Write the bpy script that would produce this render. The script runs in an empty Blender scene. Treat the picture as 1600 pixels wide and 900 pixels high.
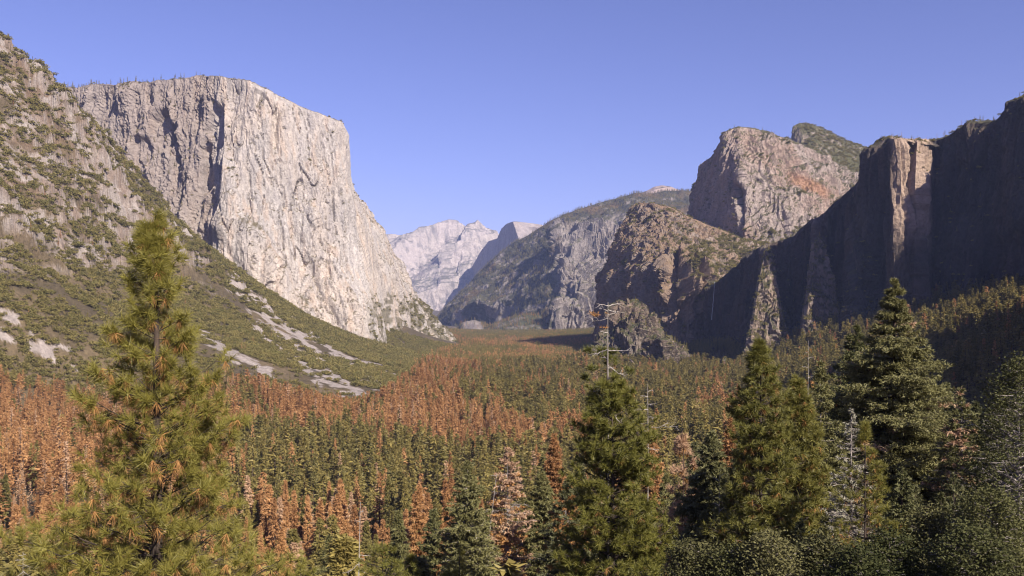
import bpy, math, random
import numpy as np
R = math.radians
rng = np.random.default_rng(7)
random.seed(7)
scene = bpy.context.scene
COL = scene.collection
# ------------------------------------------------------------------ camera, sky, sun, exposure
CZ = 150.0                       # eye height above the valley floor, metres
F = 1420.0                       # focal length in photo pixels (1600 wide)
HY = 490.0                       # the row of the horizon
cam_d = bpy.data.cameras.new('camera'); cam = bpy.data.objects.new('camera', cam_d); COL.objects.link(cam)
cam.location = (0, 0, CZ); cam.rotation_euler = (R(90), 0, 0)
cam_d.sensor_width = 36; cam_d.lens = F/1600*36; cam_d.shift_y = 0.025
cam_d.clip_start = 0.5; cam_d.clip_end = 60000
scene.camera = cam
SUN_EL, SUN_AZ = 35.0, 142.0     # elevation; azimuth clockwise from the view direction (+Y)
sx, sy, sz = math.cos(R(SUN_EL))*math.sin(R(SUN_AZ)), math.cos(R(SUN_EL))*math.cos(R(SUN_AZ)), math.sin(R(SUN_EL))
world = bpy.data.worlds.new('World'); scene.world = world; world.use_nodes = True
wn = world.node_tree; bg = wn.nodes['Background']
sky = wn.nodes.new('ShaderNodeTexSky'); sky.sky_type = 'NISHITA'; sky.sun_disc = False
sky.sun_elevation = R(SUN_EL); sky.sun_rotation = R(SUN_AZ)
sky.altitude = 1300; sky.air_density = 1.0; sky.dust_density = 1.1; sky.ozone_density = 3.0
tint = wn.nodes.new('ShaderNodeMix'); tint.data_type = 'RGBA'; tint.blend_type = 'MULTIPLY'; tint.inputs[0].default_value = 1
tint.inputs[7].default_value = (1.38, 1.09, 1.58, 1)         # the photograph's violet white balance
wn.links.new(sky.outputs[0], tint.inputs[6]); wn.links.new(tint.outputs[2], bg.inputs[0]); bg.inputs[1].default_value = 0.050
sd = bpy.data.lights.new('sun', 'SUN'); sd.energy = 4.9; sd.angle = R(0.5); sd.color = (1.0, 0.92, 0.80)
sun = bpy.data.objects.new('sun', sd); COL.objects.link(sun)
sun.rotation_euler = (R(90-SUN_EL), 0, R(180-SUN_AZ))
vs = scene.view_settings
vs.view_transform = 'Standard'; vs.look = 'None'; vs.gamma = 1; vs.exposure = 0.94
scene.cycles.use_denoising = True; scene.cycles.denoising_prefilter = 'ACCURATE'; scene.cycles.use_adaptive_sampling = False; scene.cycles.filter_width = 1.1; scene.cycles.max_bounces = 5; scene.cycles.diffuse_bounces = 2; scene.cycles.glossy_bounces = 1
scene.cycles.transparent_max_bounces = 4; scene.cycles.volume_bounces = 0
# ------------------------------------------------------------------ noise
_perm = np.random.default_rng(3).permutation(256).astype(np.int32)
_perm = np.concatenate([_perm, _perm])
_g = np.random.default_rng(5).normal(size=(256, 3)); _g /= np.linalg.norm(_g, axis=1, keepdims=True); _g = _g.astype(np.float32)
def perlin(p):
    p = np.asarray(p, np.float32); shp = p.shape[:-1]; p = p.reshape(-1, 3)
    i = np.floor(p).astype(np.int32); f = p - i; i &= 255
    u = f*f*f*(f*(f*6-15)+10)
    out = np.zeros(len(p), np.float32)
    for dx in (0, 1):
        for dy in (0, 1):
            for dz in (0, 1):
                h = _perm[(_perm[(_perm[(i[:,0]+dx)&255]+i[:,1]+dy)&255]+i[:,2]+dz)&255]
                g = _g[h]
                d = g[:,0]*(f[:,0]-dx)+g[:,1]*(f[:,1]-dy)+g[:,2]*(f[:,2]-dz)
                w = (u[:,0] if dx else 1-u[:,0])*(u[:,1] if dy else 1-u[:,1])*(u[:,2] if dz else 1-u[:,2])
                out += d*w
    return (out*1.7).reshape(shp)
def fbm(p, o=4, k=0.5):
    p = np.asarray(p, np.float32); a, s, t = 1.0, 0.0, 0
    for j in range(o):
        s = s + a*perlin(p+17.3*j); t += a; a *= k; p = p*2.03
    return s/t*1.4
def ridged(p, o=3, k=0.5):
    p = np.asarray(p, np.float32); a, s, t = 1.0, 0.0, 0
    for j in range(o):
        s = s + a*(1-2*np.abs(perlin(p+9.1*j))); t += a; a *= k; p = p*2.07
    return s/t
def slab(P, k=3.0, o=2, w=.16):
    q = fbm(P, o, .45)*k; f = q-np.floor(q); return (np.floor(q)+sstep(0, w, f))/k*1.6-.0
def sc(P, a, b=None, c=None):
    b = a if b is None else b; c = a if c is None else c
    return P*np.array([1/a, 1/b, 1/c], np.float32)
def sstep(a, b, x):
    t = np.clip((x-a)/(b-a), 0, 1); return t*t*(3-2*t)
def W(px, py, D):
    return np.array([(px-800)/F*D, D, CZ+(HY-py)/F*D])
def toimg(P):
    return 800+F*P[...,0]/P[...,1], HY-F*(P[...,2]-CZ)/P[...,1]
# ------------------------------------------------------------------ mesh helpers
def mesh_np(name, V, faces, col=None, smooth=False, mat_idx=None):
    """faces: list of int arrays (n,3) or (n,4)"""
    me = bpy.data.meshes.new(name)
    V = np.ascontiguousarray(V, np.float32).reshape(-1, 3)
    me.vertices.add(len(V)); me.vertices.foreach_set('co', V.ravel())
    faces = [f for f in faces if len(f)]
    loops = np.concatenate([f.ravel() for f in faces]).astype(np.int32)
    sizes = np.concatenate([np.full(len(f), f.shape[1]) for f in faces]).astype(np.int32)
    starts = np.concatenate([[0], np.cumsum(sizes)[:-1]]).astype(np.int32)
    me.loops.add(len(loops)); me.loops.foreach_set('vertex_index', loops)
    me.polygons.add(len(sizes)); me.polygons.foreach_set('loop_start', starts); me.polygons.foreach_set('loop_total', sizes)
    if mat_idx is not None: me.polygons.foreach_set('material_index', np.ascontiguousarray(mat_idx, np.int32))
    me.polygons.foreach_set('use_smooth', np.full(len(sizes), smooth))
    me.update(calc_edges=True)
    if col is not None:
        a = me.color_attributes.new('col', 'FLOAT_COLOR', 'POINT')
        c = np.ones((len(V), 4), np.float32); c[:, :3] = np.asarray(col, np.float32).reshape(-1, 3); a.data.foreach_set('color', c.ravel())
    return me
def link(name, me, mats=(), parent=None, **props):
    o = bpy.data.objects.new(name, me); COL.objects.link(o)
    for m in (mats if isinstance(mats, (list, tuple)) else [mats]): 
        if me is not None: me.materials.append(m)
    if parent: o.parent = parent
    for k, v in props.items():
        if v: o[k] = v
    return o
def gridfaces(nu, nv):
    i = np.arange((nu-1))[:, None]*nv+np.arange(nv-1)[None, :]
    i = i.ravel(); return np.stack([i, i+nv, i+nv+1, i+1], 1)
# ------------------------------------------------------------------ materials
def newmat(name):
    m = bpy.data.materials.new(name); m.use_nodes = True; nt = m.node_tree
    return m, nt, nt.nodes['Principled BSDF']
def rock_mat(name, scl=1.0, bump=1.0, dist=1.0, vz=.22):
    m, nt, b = newmat(name); N = nt.nodes; L = nt.links
    b.inputs['Roughness'].default_value = 0.9; b.inputs['Specular IOR Level'].default_value = 0.15
    at = N.new('ShaderNodeAttribute'); at.attribute_name = 'col'
    tc = N.new('ShaderNodeTexCoord')
    mp = N.new('ShaderNodeMapping'); L.new(tc.outputs['Object'], mp.inputs[0]); mp.inputs['Scale'].default_value = (0.05*scl, 0.05*scl, 0.05*vz*scl)
    n1 = N.new('ShaderNodeTexNoise'); n1.inputs['Detail'].default_value = 8; n1.inputs['Roughness'].default_value = 0.68; L.new(mp.outputs[0], n1.inputs[0]); n1.inputs['Scale'].default_value = 1
    mp2 = N.new('ShaderNodeMapping'); L.new(tc.outputs['Object'], mp2.inputs[0]); mp2.inputs['Scale'].default_value = (0.11*scl,)*3
    n2 = N.new('ShaderNodeTexNoise'); n2.inputs['Detail'].default_value = 6; n2.inputs['Roughness'].default_value = 0.7; L.new(mp2.outputs[0], n2.inputs[0]); n2.inputs['Scale'].default_value = 1
    mr = N.new('ShaderNodeMapRange'); L.new(n1.outputs[0], mr.inputs[0]); mr.inputs[1].default_value = .3; mr.inputs[2].default_value = .7; mr.inputs[3].default_value = .74; mr.inputs[4].default_value = 1.08
    mr2 = N.new('ShaderNodeMapRange'); L.new(n2.outputs[0], mr2.inputs[0]); mr2.inputs[1].default_value = .3; mr2.inputs[2].default_value = .7; mr2.inputs[3].default_value = .58; mr2.inputs[4].default_value = .94
    mu = N.new('ShaderNodeMath'); mu.operation = 'MULTIPLY'; L.new(mr.outputs[0], mu.inputs[0]); L.new(mr2.outputs[0], mu.inputs[1])
    vm = N.new('ShaderNodeVectorMath'); vm.operation = 'SCALE'; L.new(at.outputs[0], vm.inputs[0]); L.new(mu.outputs[0], vm.inputs['Scale'])
    L.new(vm.outputs[0], b.inputs['Base Color'])
    ad = N.new('ShaderNodeMath'); ad.operation = 'ADD'; L.new(n1.outputs[0], ad.inputs[0]); L.new(n2.outputs[0], ad.inputs[1])
    bp = N.new('ShaderNodeBump'); bp.inputs['Strength'].default_value = 1.0*bump; bp.inputs['Distance'].default_value = 9.0*dist
    L.new(ad.outputs[0], bp.inputs['Height']); L.new(bp.outputs[0], b.inputs['Normal'])
    return m
M_ROCK = rock_mat('granite', 1.0, .8); M_FAR = rock_mat('far_granite', .35, .7, 3.0); M_SOIL = rock_mat('brushy_ground', 2.5, .8, .5, .8)
def leaf_mat(name, c1, c2, rough=.55, trans=.25, spec=.3, hue=0.0):
    """random colour per object between c1 and c2, per-leaf noise"""
    m, nt, b = newmat(name); N = nt.nodes; L = nt.links
    oi = N.new('ShaderNodeObjectInfo')
    geo = N.new('ShaderNodeNewGeometry')
    mix = N.new('ShaderNodeMix'); mix.data_type = 'RGBA'; mix.inputs[6].default_value = (*c1, 1); mix.inputs[7].default_value = (*c2, 1)
    ad = N.new('ShaderNodeMath'); ad.operation = 'MULTIPLY_ADD'; L.new(geo.outputs['Random Per Island'], ad.inputs[0]); ad.inputs[1].default_value = .45
    ml = N.new('ShaderNodeMath'); ml.operation = 'MULTIPLY'; L.new(oi.outputs['Random'], ml.inputs[0]); ml.inputs[1].default_value = .55
    L.new(ml.outputs[0], ad.inputs[2]); L.new(ad.outputs[0], mix.inputs[0])
    L.new(mix.outputs[2], b.inputs['Base Color']); b.inputs['Roughness'].default_value = rough; b.inputs['Specular IOR Level'].default_value = spec
    if trans:
        tr = N.new('ShaderNodeBsdfTranslucent'); L.new(mix.outputs[2], tr.inputs[0]); ms = N.new('ShaderNodeMixShader'); ms.inputs[0].default_value = trans
        L.new(b.outputs[0], ms.inputs[1]); L.new(tr.outputs[0], ms.inputs[2]); L.new(ms.outputs[0], N['Material Output'].inputs[0])
    return m
def bark_mat(name, c1, c2, s=6.0):
    m, nt, b = newmat(name); N = nt.nodes; L = nt.links
    tc = N.new('ShaderNodeTexCoord'); mp = N.new('ShaderNodeMapping'); mp.inputs['Scale'].default_value = (s, s, s*.25); L.new(tc.outputs['Object'], mp.inputs[0])
    n = N.new('ShaderNodeTexNoise'); n.inputs['Scale'].default_value = 1; n.inputs['Detail'].default_value = 6; L.new(mp.outputs[0], n.inputs[0])
    cr = N.new('ShaderNodeValToRGB'); cr.color_ramp.elements[0].position = .35; cr.color_ramp.elements[1].position = .65
    cr.color_ramp.elements[0].color = (*c1, 1); cr.color_ramp.elements[1].color = (*c2, 1)
    L.new(n.outputs[0], cr.inputs[0]); L.new(cr.outputs[0], b.inputs['Base Color']); b.inputs['Roughness'].default_value = .9
    bp = N.new('ShaderNodeBump'); bp.inputs['Strength'].default_value = .7; bp.inputs['Distance'].default_value = .05; L.new(n.outputs[0], bp.inputs['Height']); L.new(bp.outputs[0], b.inputs['Normal'])
    return m
M_GREEN = leaf_mat('green_conifer_foliage', (.095, .092, .030), (.35, .27, .080))
M_DEAD = leaf_mat('dead_conifer_foliage', (.25, .120, .052), (.60, .345, .155), .8, .3, .1)
M_PALE = leaf_mat('faded_conifer_foliage', (.36, .22, .125), (.58, .39, .25), .8, .25, .1)
M_BRUSH = leaf_mat('brush_foliage', (.115, .112, .036), (.27, .215, .078), .8, .2, .1)
M_BARK = bark_mat('conifer_bark', (.035, .022, .015), (.10, .065, .045))
M_BARE = bark_mat('bleached_wood', (.17, .145, .125), (.42, .37, .33))
# ------------------------------------------------------------------ valley terrain (one sheet)
G = []
def g(px, py, D, canopy=0.0):
    p = W(px, py, D); G.append((p[0], p[1], p[2]-canopy))
def gx(x, y, z): G.append((x, y, z))
for X in (-160, -60, 0, 60, 160):                     # the hillside under the viewpoint
    for (y, z) in ((-60, 156), (0, 148.3), (15, 138), (40, 120), (80, 101), (200, 56), (350, 18), (520, 3)):
        gx(X*(1+max(y, 0)/150), y, z)
for (x, y) in ((0, 800), (-150, 1000), (150, 1000), (0, 1400), (-120, 1500), (230, 1400), (100, 2000), (-120, 1900), (0, 2600), (300, 2000), (-110, 2500),
               (250, 2600), (-150, 3100), (0, 3300), (200, 3300), (-100, 4000), (250, 4200), (0, 5000), (500, 5200), (-300, 5400), (0, 6500), (-600, 7000)):
    gx(x, y, 0)
# left side: talus and brush rising to the ridge in front of the great cliff
for r in ((0, 575, 1200, 35), (120, 605, 1300, 35), (-200, 560, 1150, 35), (0, 720, 650, 30), (-200, 700, 620, 30), (150, 720, 640, 30), (350, 592, 1330, 32), (450, 606, 1440, 35)):
    g(*r)
for r in ((550, 580, 1900), (450, 550, 2050), (350, 500, 2000), (350, 545, 1650), (200, 500, 1700), (200, 400, 2050), (100, 450, 1500), (100, 350, 1750), (100, 250, 2000),
          (0, 500, 1300), (0, 400, 1500), (0, 250, 1750), (0, 150, 1930), (-200, 400, 1450), (-200, 150, 1850), (-300, 20, 2000), (-350, 480, 1200),
          (0, 68, 2100), (60, 108, 2230), (95, 135, 2320), (160, 205, 2450), (235, 310, 2600), (290, 362, 2700), (345, 400, 2800), (400, 450, 2900), (480, 502, 3020), (560, 540, 3180),
          (640, 560, 3400), (575, 482, 3850), (640, 522, 4100), (700, 543, 4500), (570, 560, 2600), (640, 572, 2500)):
    g(*r)
for r in ((-1300, 4200, 300), (-700, 3700, 150), (-1900, 3100, 600), (-1700, 2300, 820), (-1500, 2000, 850), (-2600, 2500, 900), (-3000, 3500, 1000), (-1500, 1200, 650), (-1100, 500, 420), (-1000, 0, 400), (-2500, 0, 900), (-5000, 3000, 1200), (-5000, 0, 1000), (4000, 0, 900), (4500, 3000, 900), (2400, 700, 620), (1500, 700, 480)):
    gx(*r)
for r in ((345, 425, 3000), (400, 480, 3080), (480, 530, 3180), (545, 560, 3260), (290, 385, 3000), (235, 340, 3000), (160, 240, 2900), (95, 170, 2800), (330, 430, 3300), (200, 300, 3500)):
    g(*r)
# right side: forested bench rising under the shaded wall
for r in ((1000, 560, 2300, 20), (1075, 562, 2300, 25), (1150, 562, 2200, 30), (1225, 560, 1900, 30), (1300, 541, 1700, 32), (1400, 520, 1550, 34), (1500, 498, 1480, 38), (1600, 474, 1400, 40), (1700, 445, 1350, 40),
          (1500, 555, 1250, 25), (1600, 552, 1100, 25), (1400, 590, 1150, 20), (1600, 640, 700, 20), (1500, 660, 620, 15), (1700, 560, 700, 20), (1300, 640, 800, 30), (1200, 620, 1150, 30), (1250, 590, 1450, 30)):
    g(*r)
for r in ((900, 1700, 170), (760, 2100, 130), (620, 2500, 60), (450, 3000, 10), (530, 430, 330), (440, 220, 190), (1200, 3000, 150), (1500, 1500, 400), (650, 260, 520), (740, 500, 570), (860, 740, 590), (960, 930, 570), (1080, 1080, 500), (1200, 1160, 380), (1200, 1280, 300), (900, 300, 520), (640, 620, 370), (520, 560, 190), (800, 100, 320), (1500, 200, 650), (1500, -60, 600), (700, 3800, 40), (1500, 5000, 100)):  # includes an out-of-view ridge, added and shaped to shadow the right slope
    gx(*r)
for r in ((0, 9000, 20), (-1500, 9000, 100), (1500, 8000, 100), (0, 12000, 100), (-2500, 14000, 200), (2500, 14000, 200), (0, 22000, 300), (8000, 22000, 300), (-8000, 22000, 300), (9000, 8000, 300), (-9000, 8000, 300)):
    gx(*r)
G = np.array(G)
def rbf_fit(Pt, c=70.0):
    X = Pt[:, :2]; n = len(X)
    K = np.sqrt(((X[:, None]-X[None])**2).sum(-1)+c*c)
    A = np.zeros((n+3, n+3)); A[:n, :n] = K - 15*np.eye(n)*1.0; A[:n, n] = 1; A[:n, n+1:] = X/1000; A[n, :n] = 1; A[n+1:, :n] = (X/1000).T
    w = np.linalg.solve(A, np.concatenate([Pt[:, 2], [0, 0, 0]]))
    def ev(x, y):
        x = np.ravel(x); y = np.ravel(y); o = np.zeros(len(x))
        for s in range(0, len(x), 40000):
            q = np.stack([x[s:s+40000], y[s:s+40000]], 1)
            k = np.sqrt(((q[:, None]-X[None])**2).sum(-1)+c*c)
            o[s:s+40000] = k@w[:n]+w[n]+q@w[n+1:]/1000
        return o
    return ev
ground_rbf = rbf_fit(G)
YB = 150.0
ys_c = np.concatenate([np.linspace(-60, 60, 25)[:-1], np.geomspace(60, 900, 60)[:-1], np.linspace(900, 4600, 220)[:-1], np.geomspace(4600, 22000, 40)])
ts_c = np.concatenate([np.linspace(-2.4, -.95, 30)[:-1], np.linspace(-0.95, 0.95, 300), np.linspace(.95, 2.4, 30)[1:]])
Yc, Tc = np.meshgrid(ys_c, ts_c, indexing='ij')
Zc = ground_rbf(Tc*(Yc+YB), Yc).reshape(Yc.shape)
def bilin(y, t, Z):
    fy = np.interp(y, ys_c, np.arange(len(ys_c))); ft = np.clip(np.interp(t, ts_c, np.arange(len(ts_c))), 0, len(ts_c)-1.001)
    iy = np.clip(fy.astype(int), 0, len(ys_c)-2); it = ft.astype(int); a = fy-iy; b = ft-it
    return (Z[iy, it]*(1-a)*(1-b)+Z[iy+1, it]*a*(1-b)+Z[iy, it+1]*(1-a)*b+Z[iy+1, it+1]*a*b)
def ground_xyz(x, y):
    """height of the finished ground: smooth terrain + gullies, ledges"""
    x = np.asarray(x, float); y = np.asarray(y, float)
    t = x/(y+YB); z = bilin(y, t, Zc)
    P = np.stack([x, y, z], -1)
    hi = sstep(90, 330, z)*sstep(-300, -500, x)*sstep(700, 1200, y)          # rocky left ridge
    mid = sstep(15, 70, z)*sstep(300, 700, y)
    z = z + mid*(6*fbm(sc(P, 120, 120, 120), 3))
    gul = ridged(sc(P @ np.array([[.87, .5, 0], [-.5, .87, 0], [0, 0, 1]]).T, 260, 90, 200), 3)
    hi2 = hi*(1-.75*sstep(2500, 2750, y)); z = z - 27*hi2 + hi2*(26*gul + 20*fbm(sc(P, 70, 70, 40), 4))
    q = z/46 + .9*fbm(sc(P, 160), 2)                                         # ledges and small cliffs
    led = (q-np.floor(q)); st = sstep(.0, .24, led)-led
    rk = sstep(-.15, .25, fbm(sc(P, 230)+4.0, 3))
    z = z + hi2*rk*st*34 + hi2*rk*8*slab(np.stack([x/42, y/42, z/40], -1), 3)
    ck = fbm(sc(P, 34, 34, 50)+7, 3)
    z = z + hi2*(9*fbm(sc(P, 26, 26, 26), 4) - 9*np.exp(-(ck/.10)**2)*rk)
    z = z + .8*fbm(sc(P, 12), 2)*sstep(20, 60, y)
    return z
ys = np.concatenate([np.linspace(-60, 60, 40)[:-1], np.geomspace(60, 900, 120)[:-1], np.linspace(900, 3300, 760)[:-1], np.linspace(3300, 4700, 120)[:-1], np.geomspace(4700, 22000, 60)])
ts = np.concatenate([np.linspace(-2.4, -.76, 70)[:-1], np.linspace(-0.76, 0.76, 900), np.linspace(.76, 2.4, 70)[1:]])
Yg, Tg = np.meshgrid(ys, ts, indexing='ij'); Xg = Tg*(Yg+YB)
Zg = ground_xyz(Xg, Yg)
Pg = np.stack([Xg, Yg, Zg], -1)
nrm = np.cross(np.gradient(Pg, axis=1), np.gradient(Pg, axis=0)); nrm /= np.linalg.norm(nrm, axis=-1, keepdims=True)+1e-9
SOIL = np.array([.13, .10, .06]); SCREE = np.array([.46, .39, .35]); GREY = np.array([.42, .36, .32]); TAN = np.array([.21, .155, .09])
def mixc(a, b, t): return a*(1-t[..., None])+b*t[..., None]
def scree_mask(P):
    """pale talus streaks running down the left slope (a property of the place)"""
    px, py = toimg(P)
    m = np.zeros(px.shape)
    n = fbm(sc(P, 28), 4)*22
    for pts, w in (([(365, 440), (420, 485), (470, 530), (520, 585), (560, 618)], 7), ([(400, 515), (450, 555), (500, 590), (545, 615)], 6), ([(455, 500), (520, 545), (590, 600)], 5),
                   ([(310, 515), (350, 545), (420, 580)], 6), ([(0, 482), (50, 520), (105, 545)], 3), ([(0, 524), (60, 548), (120, 575)], 2.5), ([(20, 430), (45, 470), (70, 500)], 0),
                   ([(380, 460), (440, 520), (480, 560)], 4), ([(560, 560), (620, 590)], 4)):
        pts = np.array(pts, float); best = np.full(px.shape, 1e9)
        for a, b in zip(pts[:-1], pts[1:]):
            d = b-a; t = np.clip(((px-a[0])*d[0]+(py-a[1])*d[1])/(d@d), 0, 1)
            best = np.minimum(best, np.hypot(px-a[0]-t*d[0], py-a[1]-t*d[1]))
        m = np.maximum(m, sstep(w+2, w-2, best+n*.8)*(w > 0))
    return m*sstep(900, 1100, P[..., 1])*sstep(4500, 3600, P[..., 1])
pxg, pyg = toimg(np.where(Pg[..., 1:2] > 5, Pg, np.array([0, 5, 0])))
slope = 1-np.abs(nrm[..., 2])
nn = fbm(sc(Pg, 55, 55, 30), 4)
pat = fbm(sc(Pg, 120, 120, 90)+4.0, 4)
rocky = np.clip(sstep(.02, .22, pat+.9*(slope-.32)), 0, 1)*sstep(180, 300, Zg+80*nn)*sstep(-300, -500, Xg)
c = mixc(np.broadcast_to(SOIL, Pg.shape), TAN, sstep(-.3, .5, fbm(sc(Pg, 130), 3))); c = mixc(c, np.array([.24, .165, .11]), sstep(230, 420, Zg)*sstep(-.4, .3, fbm(sc(Pg, 90)+2, 3)))
c = mixc(c, GREY*1.0, rocky); c = mixc(c, np.array([.26, .185, .135]), rocky*sstep(-.25, .3, fbm(sc(Pg, 45, 45, 30)+11, 3))*.8)
scm = scree_mask(Pg); c = mixc(c, SCREE, scm)
c = c*(1+.25*np.clip(fbm(sc(Pg, 9), 2), -1, 1))[..., None]
me = mesh_np('ground', Pg, [gridfaces(*Yg.shape)[:, ::-1]], c, False)
link('ground', me, M_SOIL, kind='structure')
# ------------------------------------------------------------------ massifs: lofted, displaced rock walls with tops and backs
VEG = []        # (points, normals, veg weight) gathered from the massifs for the tree scatter
def loft(name, cols, nu, nv, disp, back=(0, 700), colour=None, mat=None, drop=None, smooth=0, under=160, flip=1):
    A = np.array([[W(*p) for p in cc] for cc in cols])                  # C,R,3
    low = A[:, -1:].copy(); low[..., 2] -= under
    b1 = A[:, :1].copy(); b1[..., 0] += back[0]*.5; b1[..., 1] += back[1]*.5; b1[..., 2] += -10 if drop is None else -drop
    b2 = A[:, :1].copy(); b2[..., 0] += back[0]; b2[..., 1] += back[1]; b2[..., 2] = np.minimum(b2[..., 2]*.55, b2[..., 2]-80)
    b3 = b2.copy(); b3[..., 0] += back[0]*.4; b3[..., 1] += back[1]*.4; b3[..., 2] = -50
    A = np.concatenate([b3, b2, b1, A, low], 1)
    du = np.linalg.norm(np.diff(A, axis=0), axis=-1)[:, 3:-1].mean(1); dv = np.linalg.norm(np.diff(A, axis=1), axis=-1).mean(0)
    dv[:3] *= .18; dv[-1] *= .5
    u0 = np.concatenate([[0], np.cumsum(du)]); v0 = np.concatenate([[0], np.cumsum(dv)])
    u = np.linspace(0, u0[-1], nu); v = np.unique(np.concatenate([np.linspace(0, v0[-1], nv), ]))
    B = np.stack([[np.interp(u, u0, A[:, r, k]) for k in range(3)] for r in range(A.shape[1])])    # R,3,nu
    P = np.stack([[np.interp(v, v0, B[:, k, i]) for k in range(3)] for i in range(nu)])           # nu,3,nv
    P = P.transpose(0, 2, 1)
    for _ in range(smooth):
        Q = P.copy(); Q[1:-1, 1:-1] = (P[2:, 1:-1]+P[:-2, 1:-1]+P[1:-1, 2:]+P[1:-1, :-2]+P[1:-1, 1:-1]*2)/6; P = Q
    def normals(P):
        n = np.cross(np.gradient(P, axis=0), np.gradient(P, axis=1)); n /= np.linalg.norm(n, axis=-1, keepdims=True)+1e-9
        return -n*flip
    n = normals(P)
    rimk = np.interp(v, [v0[2], v0[3], v0[3]+.05*(v0[-2]-v0[3]), v0[-1]], [1, .22, 1, 1])[None, :]
    front = np.interp(v, [v0[2], v0[3]], [0, 1])[None, :]*np.ones((nu, 1))
    P = P + n*(disp(P, n)*(.25+.75*front)*rimk)[..., None]
    n = normals(P)
    c = colour(P, n)
    me = mesh_np(name, P, [gridfaces(nu, len(v))[:, ::-1] if flip > 0 else gridfaces(nu, len(v))], c, False)
    o = link(name, me, mat or M_ROCK, kind='structure')
    return P, n
def bump1(x, a, b, s):            # soft box
    return sstep(a-s, a+s, x)*(1-sstep(b-s, b+s, x))
def rockcol(base, warm, dark, veg, vegt=(.35, .6), streak=.35, s=1.0, vz=0.18):
    base, warm, dark, veg = map(np.array, (base, warm, dark, veg))
    def f(P, n):
        a = sstep(-.35, .45, fbm(sc(P, 170*s, 170*s, 380*s), 3)); b = sstep(.0, .6, fbm(sc(P, 22*s, 22*s, 260*s)+3.0, 3))
        d = sstep(.15, .65, fbm(sc(P, 60*s, 60*s, 300*s)+8.0, 4))
        c = mixc(np.broadcast_to(base, P.shape), warm, a*.8); c = mixc(c, dark, np.clip(b*streak+d*streak*.8, 0, 1))
        v = sstep(vegt[0], vegt[1], n[..., 2]+vz*fbm(sc(P, 35*s), 3))
        return mixc(c, veg, v)
    return f
VEGC = (.105, .095, .045)
# --- the great pale cliff
def d_cap(P, n):
    px, py = toimg(P)
    d = 30*fbm(sc(P, 140, 140, 900), 2) + 9*slab(sc(P, 80, 80, 2400)+1, 3) + 4*slab(sc(P, 28, 28, 1100)+6, 3) + 2.4*fbm(sc(P, 8, 8, 70), 3)
    Pv = P*np.array([1, 1, 0.0], np.float32); Pv = Pv + np.stack([7*fbm(sc(P, 150, 150, 110)+k_, 3) for k_ in (40, 50, 60)], -1)
    Pv = Pv + np.stack([P[..., 2]*.10, P[..., 2]*-.04, 0*P[..., 2]], -1)
    ck = fbm(sc(Pv, 60)+2.5, 2); ck2 = fbm(sc(Pv, 26)+5.5, 2)
    cm = sstep(-.3, .35, fbm(sc(P, 70, 70, 330)+31, 2)); d = d - 14*np.exp(-(ck/.035)**2)*cm - 7*np.exp(-(ck2/.055)**2)*(1-.6*cm)
    west = sstep(345, 325, px)
    d = d + west*(10*fbm(sc(P, 90, 90, 260), 3)+15*slab(sc(P, 75, 75, 300)+9, 3)+6*slab(sc(P, 28, 28, 90)+2, 2.5)+3*fbm(sc(P, 12, 12, 12), 3))
    # alcoves on the western part and dihedrals on the main face
    e = 6*fbm(sc(P, 60), 2)
    d = d - 46*bump1(px+e, 232, 268, 1.5+np.clip((268-px)*.25, 0, 12))*bump1(py+.9*px-25+e, 375, 435, 9)*.9
    d = d - 34*bump1(px+e, 208, 232, 5)*bump1(py+e, 215, 300, 9)
    d = d - 42*bump1(px+e+(py-210)*.12, 322, 340, 2.5)*bump1(py+e, 165, 300, 14)
    d = d - 32*bump1(px+e, 262, 276, 2)*bump1(py+e, 195, 255, 10)
    d = d - 30*bump1(px+e*.5, 398, 410, 2)*bump1(py+e, 138, 165, 8)
    d = d - 20*bump1(px+e*.4+(py-215)*.02, 424, 434, 1.5)*bump1(py+e, 172, 235, 12)
    d = d + 24*bump1(px-(py-350)*.62+e*.6, 335, 400, 9)*bump1(py+e, 345, 520, 22)
    d = d + 20*bump1(px-(py-350)*.42+e*.6, 462, 505, 7)*bump1(py+e, 320, 560, 22)
    return d
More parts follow.
